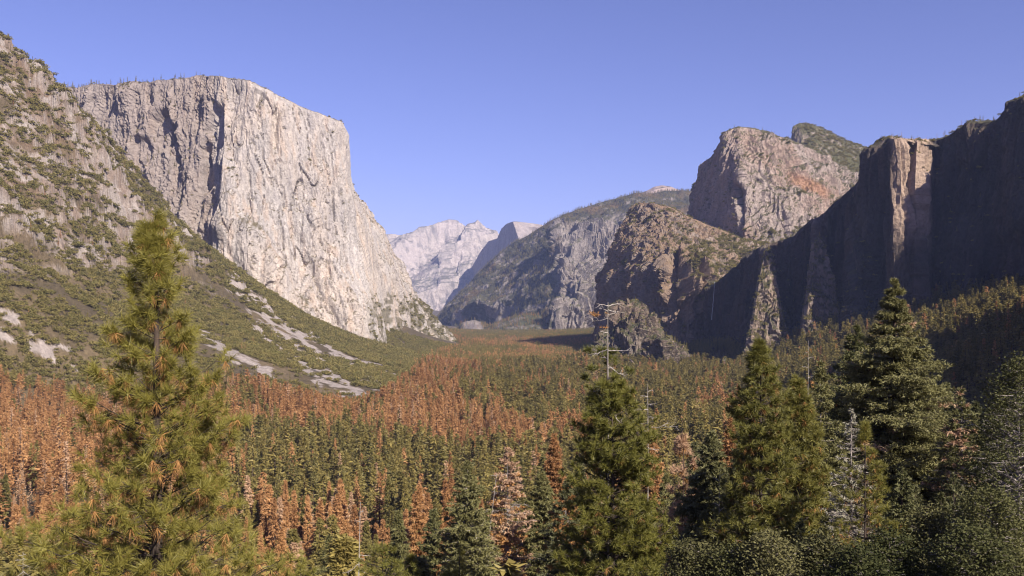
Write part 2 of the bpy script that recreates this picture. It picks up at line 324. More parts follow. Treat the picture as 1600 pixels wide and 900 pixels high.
cap = [
 [(-60, 160, 3900), (-60, 260, 3840), (-60, 340, 3780), (-60, 420, 3720), (-60, 500, 3660)],
 [(60, 141, 3700), (60, 215, 3660), (60, 300, 3620), (60, 380, 3560), (60, 480, 3480)],
 [(150, 131, 3600), (150, 210, 3560), (150, 300, 3510), (150, 380, 3450), (150, 470, 3400)],
 [(205, 131, 3520), (205, 210, 3480), (205, 300, 3430), (210, 380, 3380), (215, 460, 3330)],
 [(255, 124, 3460), (258, 210, 3420), (260, 300, 3370), (262, 380, 3320), (265, 460, 3270)],
 [(312, 118, 3430), (318, 200, 3370), (322, 300, 3310), (326, 380, 3260), (330, 455, 3210)],
 [(345, 117, 3330), (345, 200, 3260), (345, 300, 3200), (345, 390, 3140), (345, 470, 3080)],
 [(385, 123, 3320), (388, 200, 3270), (392, 300, 3220), (396, 400, 3160), (400, 500, 3080)],
 [(430, 146, 3360), (434, 225, 3320), (440, 315, 3270), (446, 410, 3210), (455, 520, 3120)],
 [(480, 168, 3410), (486, 245, 3370), (494, 330, 3320), (505, 430, 3260), (515, 545, 3180)],
 [(520, 184, 3450), (527, 260, 3420), (537, 345, 3370), (548, 440, 3300), (560, 555, 3220)],
 [(533, 190, 3500), (540, 270, 3470), (552, 355, 3430), (566, 450, 3370), (582, 560, 3290)],
 [(535, 196, 3640), (542, 282, 3640), (568, 348, 3620), (588, 435, 3600), (604, 560, 3560)],
 [(536, 202, 3800), (543, 288, 3800), (578, 350, 3800), (607, 432, 3800), (640, 560, 3850)],
 [(536, 206, 3980), (544, 292, 3980), (588, 356, 3980), (622, 428, 4020), (690, 560, 4200)],
 [(536, 215, 4250), (544, 300, 4250), (592, 362, 4250), (636, 446, 4350), (724, 552, 4600)],
 [(500, 230, 4600), (520, 310, 4600), (570, 380, 4700), (600, 460, 4900), (690, 556, 5100)],
]
def c_cap(P, n):
    f = rockcol((.53, .475, .435), (.55, .46, .39), (.41, .37, .345), (.17, .14, .08), (.5, .75), .38)
    c = f(P, n); px, py = toimg(P)
    s1 = fbm(sc(P, 9, 9, 400)+1.5, 3); s2 = fbm(sc(P, 30, 30, 420)+6.5, 3)
    c = c*(1+.18*np.clip(s1, -1, 1))[..., None]; c = mixc(c, np.array([.58, .44, .34]), sstep(.1, .5, s2)*.5); c = mixc(c, np.array([.42, .375, .36]), sstep(.1, .5, -s2)*.5)
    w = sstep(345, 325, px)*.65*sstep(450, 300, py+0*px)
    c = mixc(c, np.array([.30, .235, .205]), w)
    ap = sstep(-4, 6, py-(460+12*fbm(sc(P, 80), 2)))*sstep(566, 590, px)*sstep(-.12, .2, fbm(sc(P, 50, 50, 30)+2, 3)+.15)
    c = mixc(c, np.array([.17, .145, .085]), ap*.8)
    pl = sstep(340, 420, py)*sstep(330, 345, px)*sstep(600, 570, px)
    return c*(1+.12*pl)[..., None]
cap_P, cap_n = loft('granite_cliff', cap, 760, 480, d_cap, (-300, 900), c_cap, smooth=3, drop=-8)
# --- right: shaded wall above the waterfall
def d_wall(P, n):
    px, py = toimg(P)
    px, py = toimg(P); m = sstep(1330, 1290, px)
    return (22-8*m)*slab(sc(P, 120, 120, 1400)+3, 3) + (13-4*m)*slab(sc(P, 42, 42, 700)+8, 3) + 5*slab(sc(P, 17, 17, 260)+4, 2.5) + 8*fbm(sc(P, 170, 170, 420), 3) + 2.5*fbm(sc(P, 6, 6, 14), 3) + m*5*fbm(sc(P, 24, 24, 30)+21, 3)
def wcol(rim, base, ext=0, k=(0, .28, .55, .8, 1), bow=()):
    r, b = np.array(rim, float), np.array(base, float)
    out = [tuple(r+(b-r)*t) for t in k]
    return out
def face(cols):       # list of (px, rim py, rimD, base py, baseD)
    return [[(q[0]+((q[5] if len(q) > 5 else q[0])-q[0])*t, q[1]+(q[3]-q[1])*t, q[2]+(q[4]-q[2])*t**(1.7 if q[0] < 1325 else 1)) for t in (0, .12, .3, .52, .76, 1)] for q in cols]
wall = face([
 (1760, 130, 1580, 500, 1480), (1680, 136, 1700, 490, 1600), (1625, 142, 1790, 480, 1680), (1597, 153, 1845, 480, 1730), (1582, 172, 1880, 480, 1760), (1556, 190, 1930, 490, 1810),
 (1505, 192, 1990, 500, 1880), (1475, 212, 2035, 500, 1930), (1453, 222, 2070, 505, 1970),
 (1450, 224, 1990, 505, 1930), (1433, 220, 1965, 505, 1915), (1430, 219, 2090, 510, 2010),            # buttress: faces turned to the sun
 (1417, 218, 2080, 510, 1990), (1412, 217, 1965, 510, 1915), (1397, 216, 1950, 510, 1905), (1391, 217, 2060, 515, 1990), (1372, 224, 2110, 520, 2030),
 (1362, 248, 2160, 523, 2060, 1372), (1352, 262, 2170, 525, 2000), (1338, 285, 2190, 528, 1980, 1330), (1330, 300, 2230, 535, 2140), (1300, 322, 2270, 548, 2160, 1322), (1286, 333, 2270, 552, 2080, 1304), (1274, 340, 2260, 555, 2050, 1272), (1264, 346, 2320, 558, 2150, 1256),
 (1240, 371, 2370, 562, 2210, 1246), (1215, 376, 2400, 570, 2230, 1234), (1208, 378, 2390, 572, 2150, 1222), (1194, 382, 2390, 574, 2120, 1184), (1184, 386, 2450, 577, 2260, 1166),
 (1160, 402, 2530, 580, 2400), (1138, 426, 2600, 580, 2540), (1118, 447, 2680, 580, 2640), (1108, 440, 2720, 580, 2700), (1100, 436, 2700, 580, 2660)])
wall = wall[::-1]
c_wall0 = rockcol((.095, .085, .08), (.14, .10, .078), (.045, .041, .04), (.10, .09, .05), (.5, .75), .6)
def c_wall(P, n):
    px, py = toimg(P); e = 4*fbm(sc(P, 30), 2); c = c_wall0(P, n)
    c = mixc(c, np.array([.55, .40, .30]), np.clip(bump1(px+e, 1394, 1454, 4)*sstep(400, 330, py+3*e), 0, 1)*.85)  # sunlight on the buttress put into the colour: tan against the darkened wall
    c = mixc(c, np.array([.46, .36, .30]), np.clip(bump1(px+e, 1186, 1206, 3)+bump1(px+e, 1268, 1290, 3), 0, 1)*.35)  # fainter painted sunlight on the two ribs
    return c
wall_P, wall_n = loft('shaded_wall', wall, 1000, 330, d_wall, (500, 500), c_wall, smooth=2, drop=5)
# --- lower rocks left of the waterfall
lowc = [
 [(985, 330, 3900), (972, 362, 3850), (955, 392, 3800), (945, 455, 3750), (936, 520, 3720), (925, 600, 3700)],
 [(992, 319, 3720), (982, 345, 3620), (958, 388, 3560), (950, 450, 3480), (943, 520, 3450), (933, 600, 3430)],
 [(1002, 316, 3600), (1000, 345, 3480), (982, 392, 3320), (973, 450, 3250), (966, 520, 3230), (960, 600, 3210)],
 [(1020, 317, 3520), (1018, 352, 3350), (1003, 400, 3120), (998, 455, 3070), (993, 520, 3050), (988, 600, 3030)],
 [(1045, 322, 3470), (1042, 360, 3250), (1026, 412, 2980), (1022, 460, 2930), (1018, 520, 2910), (1014, 600, 2890)],
 [(1070, 336, 3420), (1062, 370, 3200), (1046, 420, 2870), (1043, 465, 2830), (1041, 520, 2810), (1038, 600, 2790)],
 [(1090, 345, 3380), (1080, 380, 3150), (1060, 428, 2790), (1058, 470, 2760), (1056, 520, 2740), (1054, 600, 2720)],
 [(1110, 353, 3360), (1096, 388, 3110), (1078, 433, 2800), (1074, 475, 2770), (1072, 525, 2750), (1070, 600, 2730)],
 [(1125, 358, 3330), (1110, 396, 3080), (1096, 436, 2820), (1092, 480, 2790), (1090, 525, 2770), (1088, 600, 2750)],
 [(1150, 372, 3300), (1130, 410, 3060), (1108, 440, 2900), (1106, 490, 2880), (1104, 530, 2870), (1102, 600, 2860)],
 [(1195, 380, 3300), (1175, 400, 3100), (1150, 430, 3000), (1128, 470, 2960), (1122, 520, 2950), (1120, 600, 2940)],
 [(1290, 380, 3300), (1270, 400, 3150), (1230, 435, 3050), (1200, 480, 3000), (1180, 520, 2980), (1160, 600, 2960)],
]
def d_low(P, n):
    px, py = toimg(P)
    d = 12*fbm(sc(P, 140, 140, 300), 3) + 26*slab(sc(P, 60, 60, 220)+5, 3)*sstep(400, 440, py) + 9*slab(sc(P, 24, 24, 50)+5, 2.5) + 5*fbm(sc(P, 28, 28, 40), 3) + 3*fbm(sc(P, 9), 3)
    for (a, b, t, h) in ((1062, 1074, 55, 25), (1084, 1096, 45, 40), (1098, 1104, 30, 35), (1046, 1052, 40, 20)):
        d = d + t*bump1(px+4*fbm(sc(P, 40), 2), a, b, 2.5)*bump1(py, 400, 450+h, 12)
    return d
def c_low(P, n):
    c = rockcol((.36, .285, .23), (.32, .22, .155), (.20, .17, .14), (.28, .19, .12), (.30, .62), .6, vz=.35)(P, n)
    px, py = toimg(P)
    c = mixc(c, np.array([.28, .19, .125]), sstep(.35, .55, n[..., 2])*.55)
    v = sstep(-.1, .25, fbm(sc(P, 55, 55, 40)+6, 3)+.5*bump1(px, 1070, 1210, 20)*bump1(py, 372, 425, 12)-.33)
    return mixc(c, np.array([.14, .125, .055]), v*sstep(.2, .4, n[..., 2])*.8)
low_P, low_n = loft('lower_rock', lowc, 420, 340, d_low, (250, 500), c_low, smooth=3, drop=30)
# --- middle rock: shaded prow and broad sunlit face
midc = [
 [(1085, 300, 4300), (1080, 325, 4300), (1078, 345, 4300), (1076, 380, 4300), (1076, 450, 4300)],
 [(1098, 268, 4050), (1088, 300, 4050), (1082, 328, 4050), (1080, 370, 4050), (1078, 450, 4050)],
 [(1118, 236, 3880), (1108, 265, 3860), (1100, 310, 3840), (1098, 360, 3820), (1096, 450, 3820)],
 [(1133, 206, 3760), (1134, 250, 3680), (1136, 300, 3620), (1136, 360, 3580), (1134, 450, 3560)],
 [(1152, 197, 3740), (1156, 245, 3600), (1160, 300, 3520), (1162, 360, 3470), (1162, 450, 3450)],
 [(1180, 200, 3760), (1184, 250, 3620), (1188, 305, 3520), (1190, 365, 3460), (1190, 450, 3430)],
 [(1215, 210, 3800), (1220, 255, 3660), (1225, 310, 3540), (1228, 370, 3460), (1230, 450, 3420)],
 [(1250, 224, 3860), (1258, 265, 3720), (1268, 315, 3590), (1275, 375, 3480), (1280, 450, 3440)],
 [(1290, 245, 3950), (1305, 278, 3820), (1320, 325, 3680), (1330, 375, 3540), (1335, 450, 3460)],
 [(1330, 268, 4050), (1350, 300, 3900), (1370, 340, 3760), (1385, 390, 3620), (1390, 450, 3500)],
 [(1400, 285, 4100), (1420, 315, 3950), (1440, 350, 3800), (1450, 390, 3650), (1460, 450, 3550)],
]
def d_mid(P, n):
    px, py = toimg(P)
    d = 14*fbm(sc(P, 170, 170, 240), 3) + 16*slab(sc(P@np.array([[1, 0, .35], [0, 1, .2], [-.3, 0, 1]]), 95, 95, 600)+2, 3) + 7*slab(sc(P, 30, 30, 80), 2.5) + 4*fbm(sc(P, 20, 20, 30), 3) + 2*fbm(sc(P, 8), 2)
    d = d - 40*bump1(px+5*fbm(sc(P, 50), 2)-(py-300)*.12, 1153, 1160, 2)*bump1(py, 290, 345, 8)
    return d
def c_mid(P, n):
    c = rockcol((.42, .34, .295), (.42, .29, .22), (.25, .205, .175), (.12, .105, .05), (.50, .72), .5, vz=.3)(P, n); px, py = toimg(P)
    o = sstep(14, 4, np.abs((py-285)-(px-1255)*.42)+4*fbm(sc(P, 40), 2))*bump1(px, 1235, 1295, 12)
    c = mixc(c, np.array([.42, .22, .12]), o*.7)
    v = sstep(.0, .3, fbm(sc(P, 40), 3)+.9*sstep(345, 375, py-.0*px)*bump1(px, 1140, 1250, 15)-.35)
    return mixc(c, np.array([.11, .10, .045]), v*sstep(.15, .35, n[..., 2]))
mid_P, mid_n = loft('middle_rock', midc, 460, 330, d_mid, (300, 600), c_mid, smooth=4, drop=10)
# --- high spire and its green shoulder
spc = [
 [(1237, 240, 4700), (1236, 262, 4650), (1234, 300, 4600), (1234, 380, 4550)],
 [(1238, 196, 4600), (1240, 235, 4520), (1242, 290, 4400), (1242, 380, 4300)],
 [(1250, 191, 4600), (1252, 222, 4500), (1258, 285, 4300), (1260, 380, 4200)],
 [(1275, 195, 4620), (1276, 222, 4500), (1285, 285, 4250), (1290, 380, 4150)],
 [(1300, 208, 4650), (1300, 235, 4520), (1310, 290, 4250), (1320, 380, 4150)],
 [(1335, 224, 4700), (1338, 248, 4560), (1350, 295, 4300), (1360, 380, 4200)],
 [(1365, 236, 4750), (1372, 258, 4600), (1390, 300, 4400), (1400, 380, 4300)],
 [(1480, 262, 4800), (1480, 280, 4700), (1480, 310, 4500), (1480, 380, 4400)]]
def c_sp(P, n):
    c = rockcol((.33, .275, .235), (.33, .25, .19), (.2, .17, .145), (.12, .11, .05), (.2, .55), .5, vz=.4)(P, n); px, py = toimg(P)
    v = sstep(-.1, .2, fbm(sc(P, 60), 3)+.25*sstep(225, 240, py-(px-1250)*.2))
    return mixc(c, np.array([.115, .108, .045]), v*sstep(1245, 1260, px)*sstep(214, 228, py-(px-1250)*.15)*.9)
sp_P, sp_n = loft('high_spire', spc, 220, 160, lambda P, n: 16*fbm(sc(P, 110, 110, 150), 3)+7*ridged(sc(P, 40, 40, 90), 3)+4*fbm(sc(P, 14), 3), (250, 600), c_sp, smooth=2, drop=30)
# --- far forested ridge with grey buttresses
def far(px, ry, rows): return [(px, ry, rows[0])]+rows[1]
rdg = [
 [(672, 520, 9400), (672, 525, 9300), (672, 530, 9200), (672, 535, 9150), (672, 545, 9100)],
 [(690, 486, 9300), (684, 498, 9000), (684, 512, 8900), (686, 525, 8800), (690, 540, 8700)],
 [(722, 452, 9200), (712, 470, 8800), (706, 490, 8500), (710, 515, 8300), (716, 540, 8200)],
 [(760, 412, 9100), (752, 440, 8600), (742, 470, 8100), (738, 505, 8500), (740, 540, 8450)],
 [(765, 408, 9050), (770, 440, 8400), (772, 480, 7900), (770, 510, 8050), (770, 540, 8000)],
 [(800, 382, 9000), (806, 420, 8200), (806, 450, 7900), (800, 500, 7550), (800, 540, 7500)],
 [(850, 352, 8800), (852, 385, 8200), (850, 425, 7450), (848, 490, 6950), (845, 540, 6850)],
 [(868, 341, 8750), (866, 372, 8450), (864, 420, 7350), (866, 490, 6750), (868, 540, 6700)],
 [(880, 335, 8750), (878, 362, 8050), (876, 410, 7150), (872, 490, 6650), (880, 540, 6600)],
 [(900, 328, 8750), (903, 352, 8150), (905, 410, 7200), (905, 480, 6700), (905, 540, 6600)],
 [(925, 321, 8750), (922, 346, 8250), (925, 410, 7350), (930, 480, 6800), (930, 540, 6650)],
 [(955, 312, 8750), (950, 336, 8250), (950, 400, 7500), (955, 480, 7200), (960, 540, 7000)],
 [(990, 302, 8800), (985, 325, 8200), (985, 400, 7600), (985, 480, 7200), (985, 540, 7000)],
 [(1040, 299, 9000), (1040, 330, 8200), (1040, 400, 7600), (1040, 480, 7200), (1040, 540, 7000)],
 [(1100, 298, 9200), (1110, 330, 8400), (1120, 400, 7800), (1120, 480, 7300), (1120, 540, 7000)],
 [(1200, 300, 9300), (1200, 330, 8400), (1200, 400, 7800), (1200, 480, 7300), (1200, 540, 7000)]]
def d_rdg(P, n):
    px, py = toimg(P); clf = bump1(px, 862, 1000, 10)
    return 60*fbm(sc(P, 550, 550, 900), 3)*(1-.4*clf) + (100*slab(sc(P, 260, 260, 1500)+3, 3)+45*slab(sc(P, 90, 90, 500), 3))*clf*sstep(345, 375, py) + 30*fbm(sc(P, 130, 130, 160), 4) + 8*fbm(sc(P, 40), 2)
def c_rdg(P, n):
    px, py = toimg(P)
    rock = np.clip(bump1(px+10*fbm(sc(P, 200), 2), 868, 1000, 8)*sstep(-3, 10, py-(347-(px-880)*.18)) + .9*sstep(.1, .4, fbm(sc(P, 160, 160, 90), 3)+.1), 0, 1)
    v = np.broadcast_to(np.array([.075, .07, .04]), P.shape); v = mixc(v, np.array([.17, .115, .06]), sstep(.0, .5, fbm(sc(P, 300)+5, 3)))
    r = rockcol((.34, .29, .26), (.33, .27, .23), (.2, .17, .155), (.12, .11, .06), (.6, .8), .6, 2.0)(P, n)
    return mixc(v, r, rock)
rdg_P, rdg_n = loft('far_ridge', rdg, 560, 300, d_rdg, (300, 1200), c_rdg, M_FAR, smooth=2, drop=40)
# small pale dome on the skyline
dm = [[(p, y, 9800), (p, y+4+abs(p-1040)*.02, 9500), (p, 325, 9300)] for (p, y) in ((985, 312), (1000, 302), (1012, 297), (1024, 291), (1036, 289), (1048, 291), (1060, 296), (1072, 301), (1095, 306))]
loft('skyline_dome', dm, 80, 50, lambda P, n: 8*fbm(sc(P, 120), 3), (100, 900), rockcol((.55, .42, .37), (.5, .38, .33), (.36, .29, .25), (.12, .11, .06), (.95, .99), .4, 2), M_FAR, smooth=2)
# --- wooded knoll at the foot of the ridge, with a small grey crag
kn = [[(p, y, D+500), (p, y+(540-y)*.5, D+200), (p, 545, D)] for (p, y, D) in ((690, 540, 6900), (712, 522, 6800), (722, 504, 6700), (742, 500, 6700), (756, 512, 6600), (775, 505, 6500), (810, 494, 6500), (845, 492, 6500), (870, 498, 6500), (900, 520, 6600), (940, 538, 6700))]
def c_kn(P, n):
    px, py = toimg(P); return mixc(np.broadcast_to(np.array([.10, .10, .05]), P.shape), np.array([.30, .25, .22]), np.clip(bump1(px, 722, 755, 5)+.6*sstep(.2, .5, fbm(sc(P, 120), 3)), 0, 1))
kn_P, kn_n = loft('wooded_knoll', kn, 200, 80, lambda P, n: 22*fbm(sc(P, 180), 4), (100, 600), c_kn, M_FAR, smooth=2, drop=20)
# --- half-round dome, sheer side in shade, and the distant slabby range
hd = [
 [(735, 420, 15600), (735, 440, 15600), (735, 470, 15500), (735, 520, 15400)],
 [(748, 396, 15200), (746, 420, 15100), (744, 460, 15000), (742, 520, 14900)],
 [(762, 376, 14700), (760, 410, 14600), (758, 460, 14500), (756, 520, 14400)],
 [(777, 371, 14200), (776, 410, 14100), (776, 460, 14000), (776, 520, 13900)],
 [(783, 355, 14000), (784, 400, 13800), (784, 460, 13700), (784, 520, 13600)],
 [(791, 348, 13700), (796, 390, 13300), (798, 460, 13150), (800, 520, 13000)],
 [(801, 345, 13300), (814, 385, 12800), (817, 460, 12600), (817, 520, 12500)],
 [(812, 347, 13350), (822, 382, 12850), (828, 460, 12650), (830, 520, 12500)],
 [(824, 354, 13450), (834, 380, 13000), (845, 460, 12700), (845, 520, 12550)],
 [(835, 366, 13650), (848, 390, 13200), (860, 460, 12800), (860, 520, 12600)],
 [(850, 395, 13900), (870, 410, 13500), (880, 460, 13000), (880, 520, 12700)]]
loft('far_dome', hd, 200, 120, lambda P, n: 18*fbm(sc(P, 260, 260, 500), 3)+10*fbm(sc(P, 60, 60, 160), 3), (900, 900), rockcol((.46, .39, .36), (.46, .37, .32), (.36, .31, .29), (.15, .14, .09), (.95, .99), .4, 3), M_FAR, smooth=2)
rg = [[(p, y, 17500), (p-4, y+(500-y)*.25, 16600), (p-8, y+(500-y)*.55, 15800), (p-12, 520, 15000)] for (p, y) in
      ((560, 420), (590, 398), (612, 384), (622, 377), (636, 369), (650, 363), (662, 361), (676, 364), (690, 367), (700, 371), (706, 367), (716, 371), (724, 376), (735, 375), (757, 380), (790, 390), (840, 400))]
def d_rg(P, n):
    Q = P@np.array([[.75, .65, 0], [-.65, .75, 0], [0, 0, 1]]).T
    return 620*ridged(sc(Q, 3600, 1150, 3600), 2)*sstep(2400, 1500, P[..., 2])+60*ridged(sc(P, 400, 400, 700), 3)+22*fbm(sc(P, 90), 3)
loft('distant_range', rg, 420, 260, d_rg, (0, 2000), rockcol((.55, .47, .43), (.50, .43, .38), (.26, .235, .22), (.22, .20, .16), (.75, .95), .75, 4), M_FAR, smooth=2)
# --- the thin waterfall in the dark recess
rr_ = np.random.default_rng(4); fp = []
for k in range(24):
    p = W(1117-k*.22+rr_.normal(0, .25), 440+k*2.6, 2600); fp.append([p+np.array([s*(1.2+.05*k)*.45, q*.5, 0]) for (s, q) in ((-1, 0), (0, -1.5), (1, 0), (0, 1.5))])
fp = np.array(fp).reshape(-1, 3); ii = np.arange(23)[:, None]*4; kk = np.arange(4)[None]
m_wat, nt_, b_ = newmat('falling_water'); b_.inputs['Base Color'].default_value = (.45, .47, .50, 1); b_.inputs['Roughness'].default_value = .6
link('waterfall', mesh_np('waterfall', fp, [np.stack([ii+kk, ii+(kk+1) % 4, ii+4+(kk+1) % 4, ii+4+kk], -1).reshape(-1, 4)], None, True), m_wat, kind='structure')
# --- small crags in the forest below the lower rock
def crag(name, cols, seed, a=1.0, pal=((.27, .215, .175), (.29, .21, .155), (.14, .115, .095), (.10, .095, .045))):
    return loft(name, cols, 190, 130, lambda P, n: a*16*fbm(sc(P, 50, 50, 70)+seed, 4)+a*22*slab(sc(P, 36, 36, 60/a)+seed, 3)+a*7*slab(sc(P, 14, 14, 26)+seed, 2.5)+2*fbm(sc(P, 7), 2), (50, 200),
                rockcol(*pal, (.22, .5), .6, .5, .5), smooth=1, drop=15, under=60)
CR1 = crag('crag', [[(p, y, 2470), (p-3, y+(585-y)*.25, 2420), (p-4, y+(585-y)*.6, 2370), (p-6, 600, 2330)] for (p, y) in ((905, 585), (930, 560), (944, 525), (955, 500), (962, 481), (975, 476), (990, 471), (1003, 476), (1008, 490), (1022, 500), (1032, 520), (1038, 545), (1050, 570), (1062, 590))], 1.0)
CR2 = crag('crag', [[(p, y, 2300), (p-3, y+(595-y)*.3, 2260), (p-5, y+(595-y)*.65, 2220), (p-6, 605, 2200)] for (p, y) in ((985, 600), (1005, 570), (1016, 545), (1024, 532), (1036, 530), (1044, 524), (1056, 537), (1066, 543), (1074, 562), (1090, 575), (1110, 592))], 5.0)
CR3 = crag('crag', [[(p, y, 2150), (p-2, y+(605-y)*.4, 2120), (p-3, 608, 2100)] for (p, y) in ((1075, 605), (1092, 582), (1105, 572), (1118, 566), (1130, 568), (1142, 578), (1155, 592), (1170, 606))], 9.0)
# --- sunlit fins standing out from the foot of the shaded wall
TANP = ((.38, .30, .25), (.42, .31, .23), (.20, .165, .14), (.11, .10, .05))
def fin(pts, D0, k, seed):
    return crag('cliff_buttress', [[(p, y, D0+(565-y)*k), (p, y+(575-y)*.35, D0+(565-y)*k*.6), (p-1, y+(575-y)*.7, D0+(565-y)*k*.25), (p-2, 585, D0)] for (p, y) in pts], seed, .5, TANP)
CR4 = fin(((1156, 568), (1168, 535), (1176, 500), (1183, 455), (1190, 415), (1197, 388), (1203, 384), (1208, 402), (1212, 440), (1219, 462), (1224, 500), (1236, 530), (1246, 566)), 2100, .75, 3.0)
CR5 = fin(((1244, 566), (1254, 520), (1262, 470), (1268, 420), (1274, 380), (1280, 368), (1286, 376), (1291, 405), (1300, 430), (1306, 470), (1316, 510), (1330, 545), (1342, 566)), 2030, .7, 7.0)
# ------------------------------------------------------------------ tree building
def tris(C, D, Ln, Wd, roll=None, r=rng):
    """thin triangles: centre-base C, direction D, length, width"""
    n = len(C); D = D/(np.linalg.norm(D, axis=1, keepdims=True)+1e-9)
    q = r.normal(size=(n, 3)) if roll is None else roll
    S = np.cross(D, q); S /= np.linalg.norm(S, axis=1, keepdims=True)+1e-9
    Ln = np.broadcast_to(Ln, (n,))[:, None]; Wd = np.broadcast_to(Wd, (n,))[:, None]
    V = np.stack([C-S*Wd/2, C+S*Wd/2, C+D*Ln], 1).reshape(-1, 3)
    return V, np.arange(3*n).reshape(-1, 3)
class Buf:
    def __init__(s): s.V = []; s.F3 = []; s.F4 = []; s.n = 0; s.m3 = []; s.m4 = []
    def add(s, V, F, mi=0):
        V = np.asarray(V, float).reshape(-1, 3)
        if len(F) == 0: return
        F = np.asarray(F)+s.n; s.V.append(V); s.n += len(V)
        if F.shape[1] == 3: s.F3.append(F); s.m3.append(np.full(len(F), mi))
        else: s.F4.append(F); s.m4.append(np.full(len(F), mi))
    def mesh(s, name, smooth=False):
        fs = []; mi = []
        if s.F4: fs.append(np.concatenate(s.F4)); mi.append(np.concatenate(s.m4))
        if s.F3: fs.append(np.concatenate(s.F3)); mi.append(np.concatenate(s.m3))
        return mesh_np(name, np.concatenate(s.V), fs, None, smooth, np.concatenate(mi))
def tube(buf, pts, rad, n=6, mi=0):
    pts = np.asarray(pts, float); rad = np.asarray(rad, float); m = len(pts)
    d = np.gradient(pts, axis=0); d /= np.linalg.norm(d, axis=1, keepdims=True)+1e-9
    ref = np.array([0, 0, 1.0]) if abs(d[0, 2]) < .8 else np.array([1.0, 0, 0])
    s = np.cross(d, ref); s /= np.linalg.norm(s, axis=1, keepdims=True)+1e-9; t = np.cross(d, s)
    a = np.linspace(0, 2*np.pi, n, endpoint=False)
    V = pts[:, None]+rad[:, None, None]*(np.cos(a)[None, :, None]*s[:, None]+np.sin(a)[None, :, None]*t[:, None])
    i = np.arange(m-1)[:, None]*n; k = np.arange(n)[None]
    F = np.stack([i+k, i+(k+1) % n, i+n+(k+1) % n, i+n+k], -1).reshape(-1, 4)
    buf.add(V.reshape(-1, 3), F, mi)
def small_conifer(seed, H=30.0, rad=3.4, nb=90, per=4, leaf=1.0, lo=.12, trunk_sides=4, gap=.15, one=True, bare=0.0, power=.8):
    """forest conifer at metre scale -> (trunk buffer, crown buffer)"""
    r = np.random.default_rng(seed)
    T = Buf(); Cb = T if one else Buf()
    wob = r.normal(0, .12, (2,))
    zz = np.linspace(0, 1, 6); tp = np.stack([wob[0]*zz*2, wob[1]*zz*2, zz*H], 1)
    tube(T, tp, np.maximum(.34*(1-zz)**.8, .03)*H/30, trunk_sides, 0)
    h = lo+(1-lo)*r.random(nb)**.85; h[:max(4, nb//25)] = .93+.06*r.random(max(4, nb//25))
    az = r.random(nb)*2*np.pi
    k1, k2 = r.random()*6.28, r.random()*6.28
    asym = 1+.22*np.sin(az+k1)+.16*np.sin(2*az+k2+h*9)
    lay = .82+.18*np.sign(np.sin(h*H*1.7+k1))
    rel = (h-lo)/(1-lo)
    prof = np.minimum((1-rel)**power, .35+rel*4.5)
    L = rad*prof*asym*lay*(.65+.45*r.random(nb))+.25
    keep = r.random(nb) > gap*(1-rel); h, az, L = h[keep], az[keep], L[keep]; n = len(h)
    base = np.stack([wob[0]*h*2, wob[1]*h*2, h*H], 1); out = np.stack([np.cos(az), np.sin(az), np.zeros(n)], 1)
    s = np.sqrt(r.random((n, per)))*.85+.15
    side = np.stack([-out[:, 1], out[:, 0], 0*az], 1)
    droop = (.18+.22*(1-h))[:, None]
    P = base[:, None]+out[:, None]*(L[:, None]*s)[..., None]+side[:, None]*(r.normal(0, .16, (n, per))*L[:, None]*s)[..., None]
    P[..., 2] += -droop*L[:, None]*s*s+.12*L[:, None]*s+r.normal(0, .10, (n, per))*leaf
    D = out[:, None]*.8+r.normal(0, .55, (n, per, 3)); D[..., 2] -= .15
    ls = leaf*(.7+.6*r.random((n, per)))*(.55+.45*(L[:, None]/rad).clip(0, 1))
    V, F_ = tris(P.reshape(-1, 3)-D.reshape(-1, 3)*.25*ls.reshape(-1, 1), D.reshape(-1, 3), ls.ravel()*1.25, ls.ravel()*.62, None, r)
    Cb.add(V, F_, 1 if one else 0)
    if bare:
        for q in range(int(n*bare)):
            e = base[q]+out[q]*L[q]*.9-np.array([0, 0, .15*L[q]]); tube(T, [base[q], e], [.05, .015], 3, 0)
    return T, Cb
def shrub_mesh(seed, n=110, leaf=.5):
    r = np.random.default_rng(seed); T = Buf()
    k = 5; c = r.normal(0, .55, (k, 3)); c[:, 2] = np.abs(c[:, 2])*.7+.5; rr = .5+.5*r.random(k)
    j = r.integers(0, k, n); d = r.normal(size=(n, 3)); d /= np.linalg.norm(d, axis=1, keepdims=True); d[:, 2] = np.abs(d[:, 2])*1.0-.25
    P = c[j]+d*rr[j][:, None]*(.75+.3*r.random(n))[:, None]
    V, F_ = tris(P, d+r.normal(0, .8, (n, 3)), leaf*(.6+.7*r.random(n)), leaf*.8, None, r); T.add(V, F_, 1)
    tube(T, [[0, 0, -.3], [0, 0, .8]], [.12, .05], 4, 0)
    return T
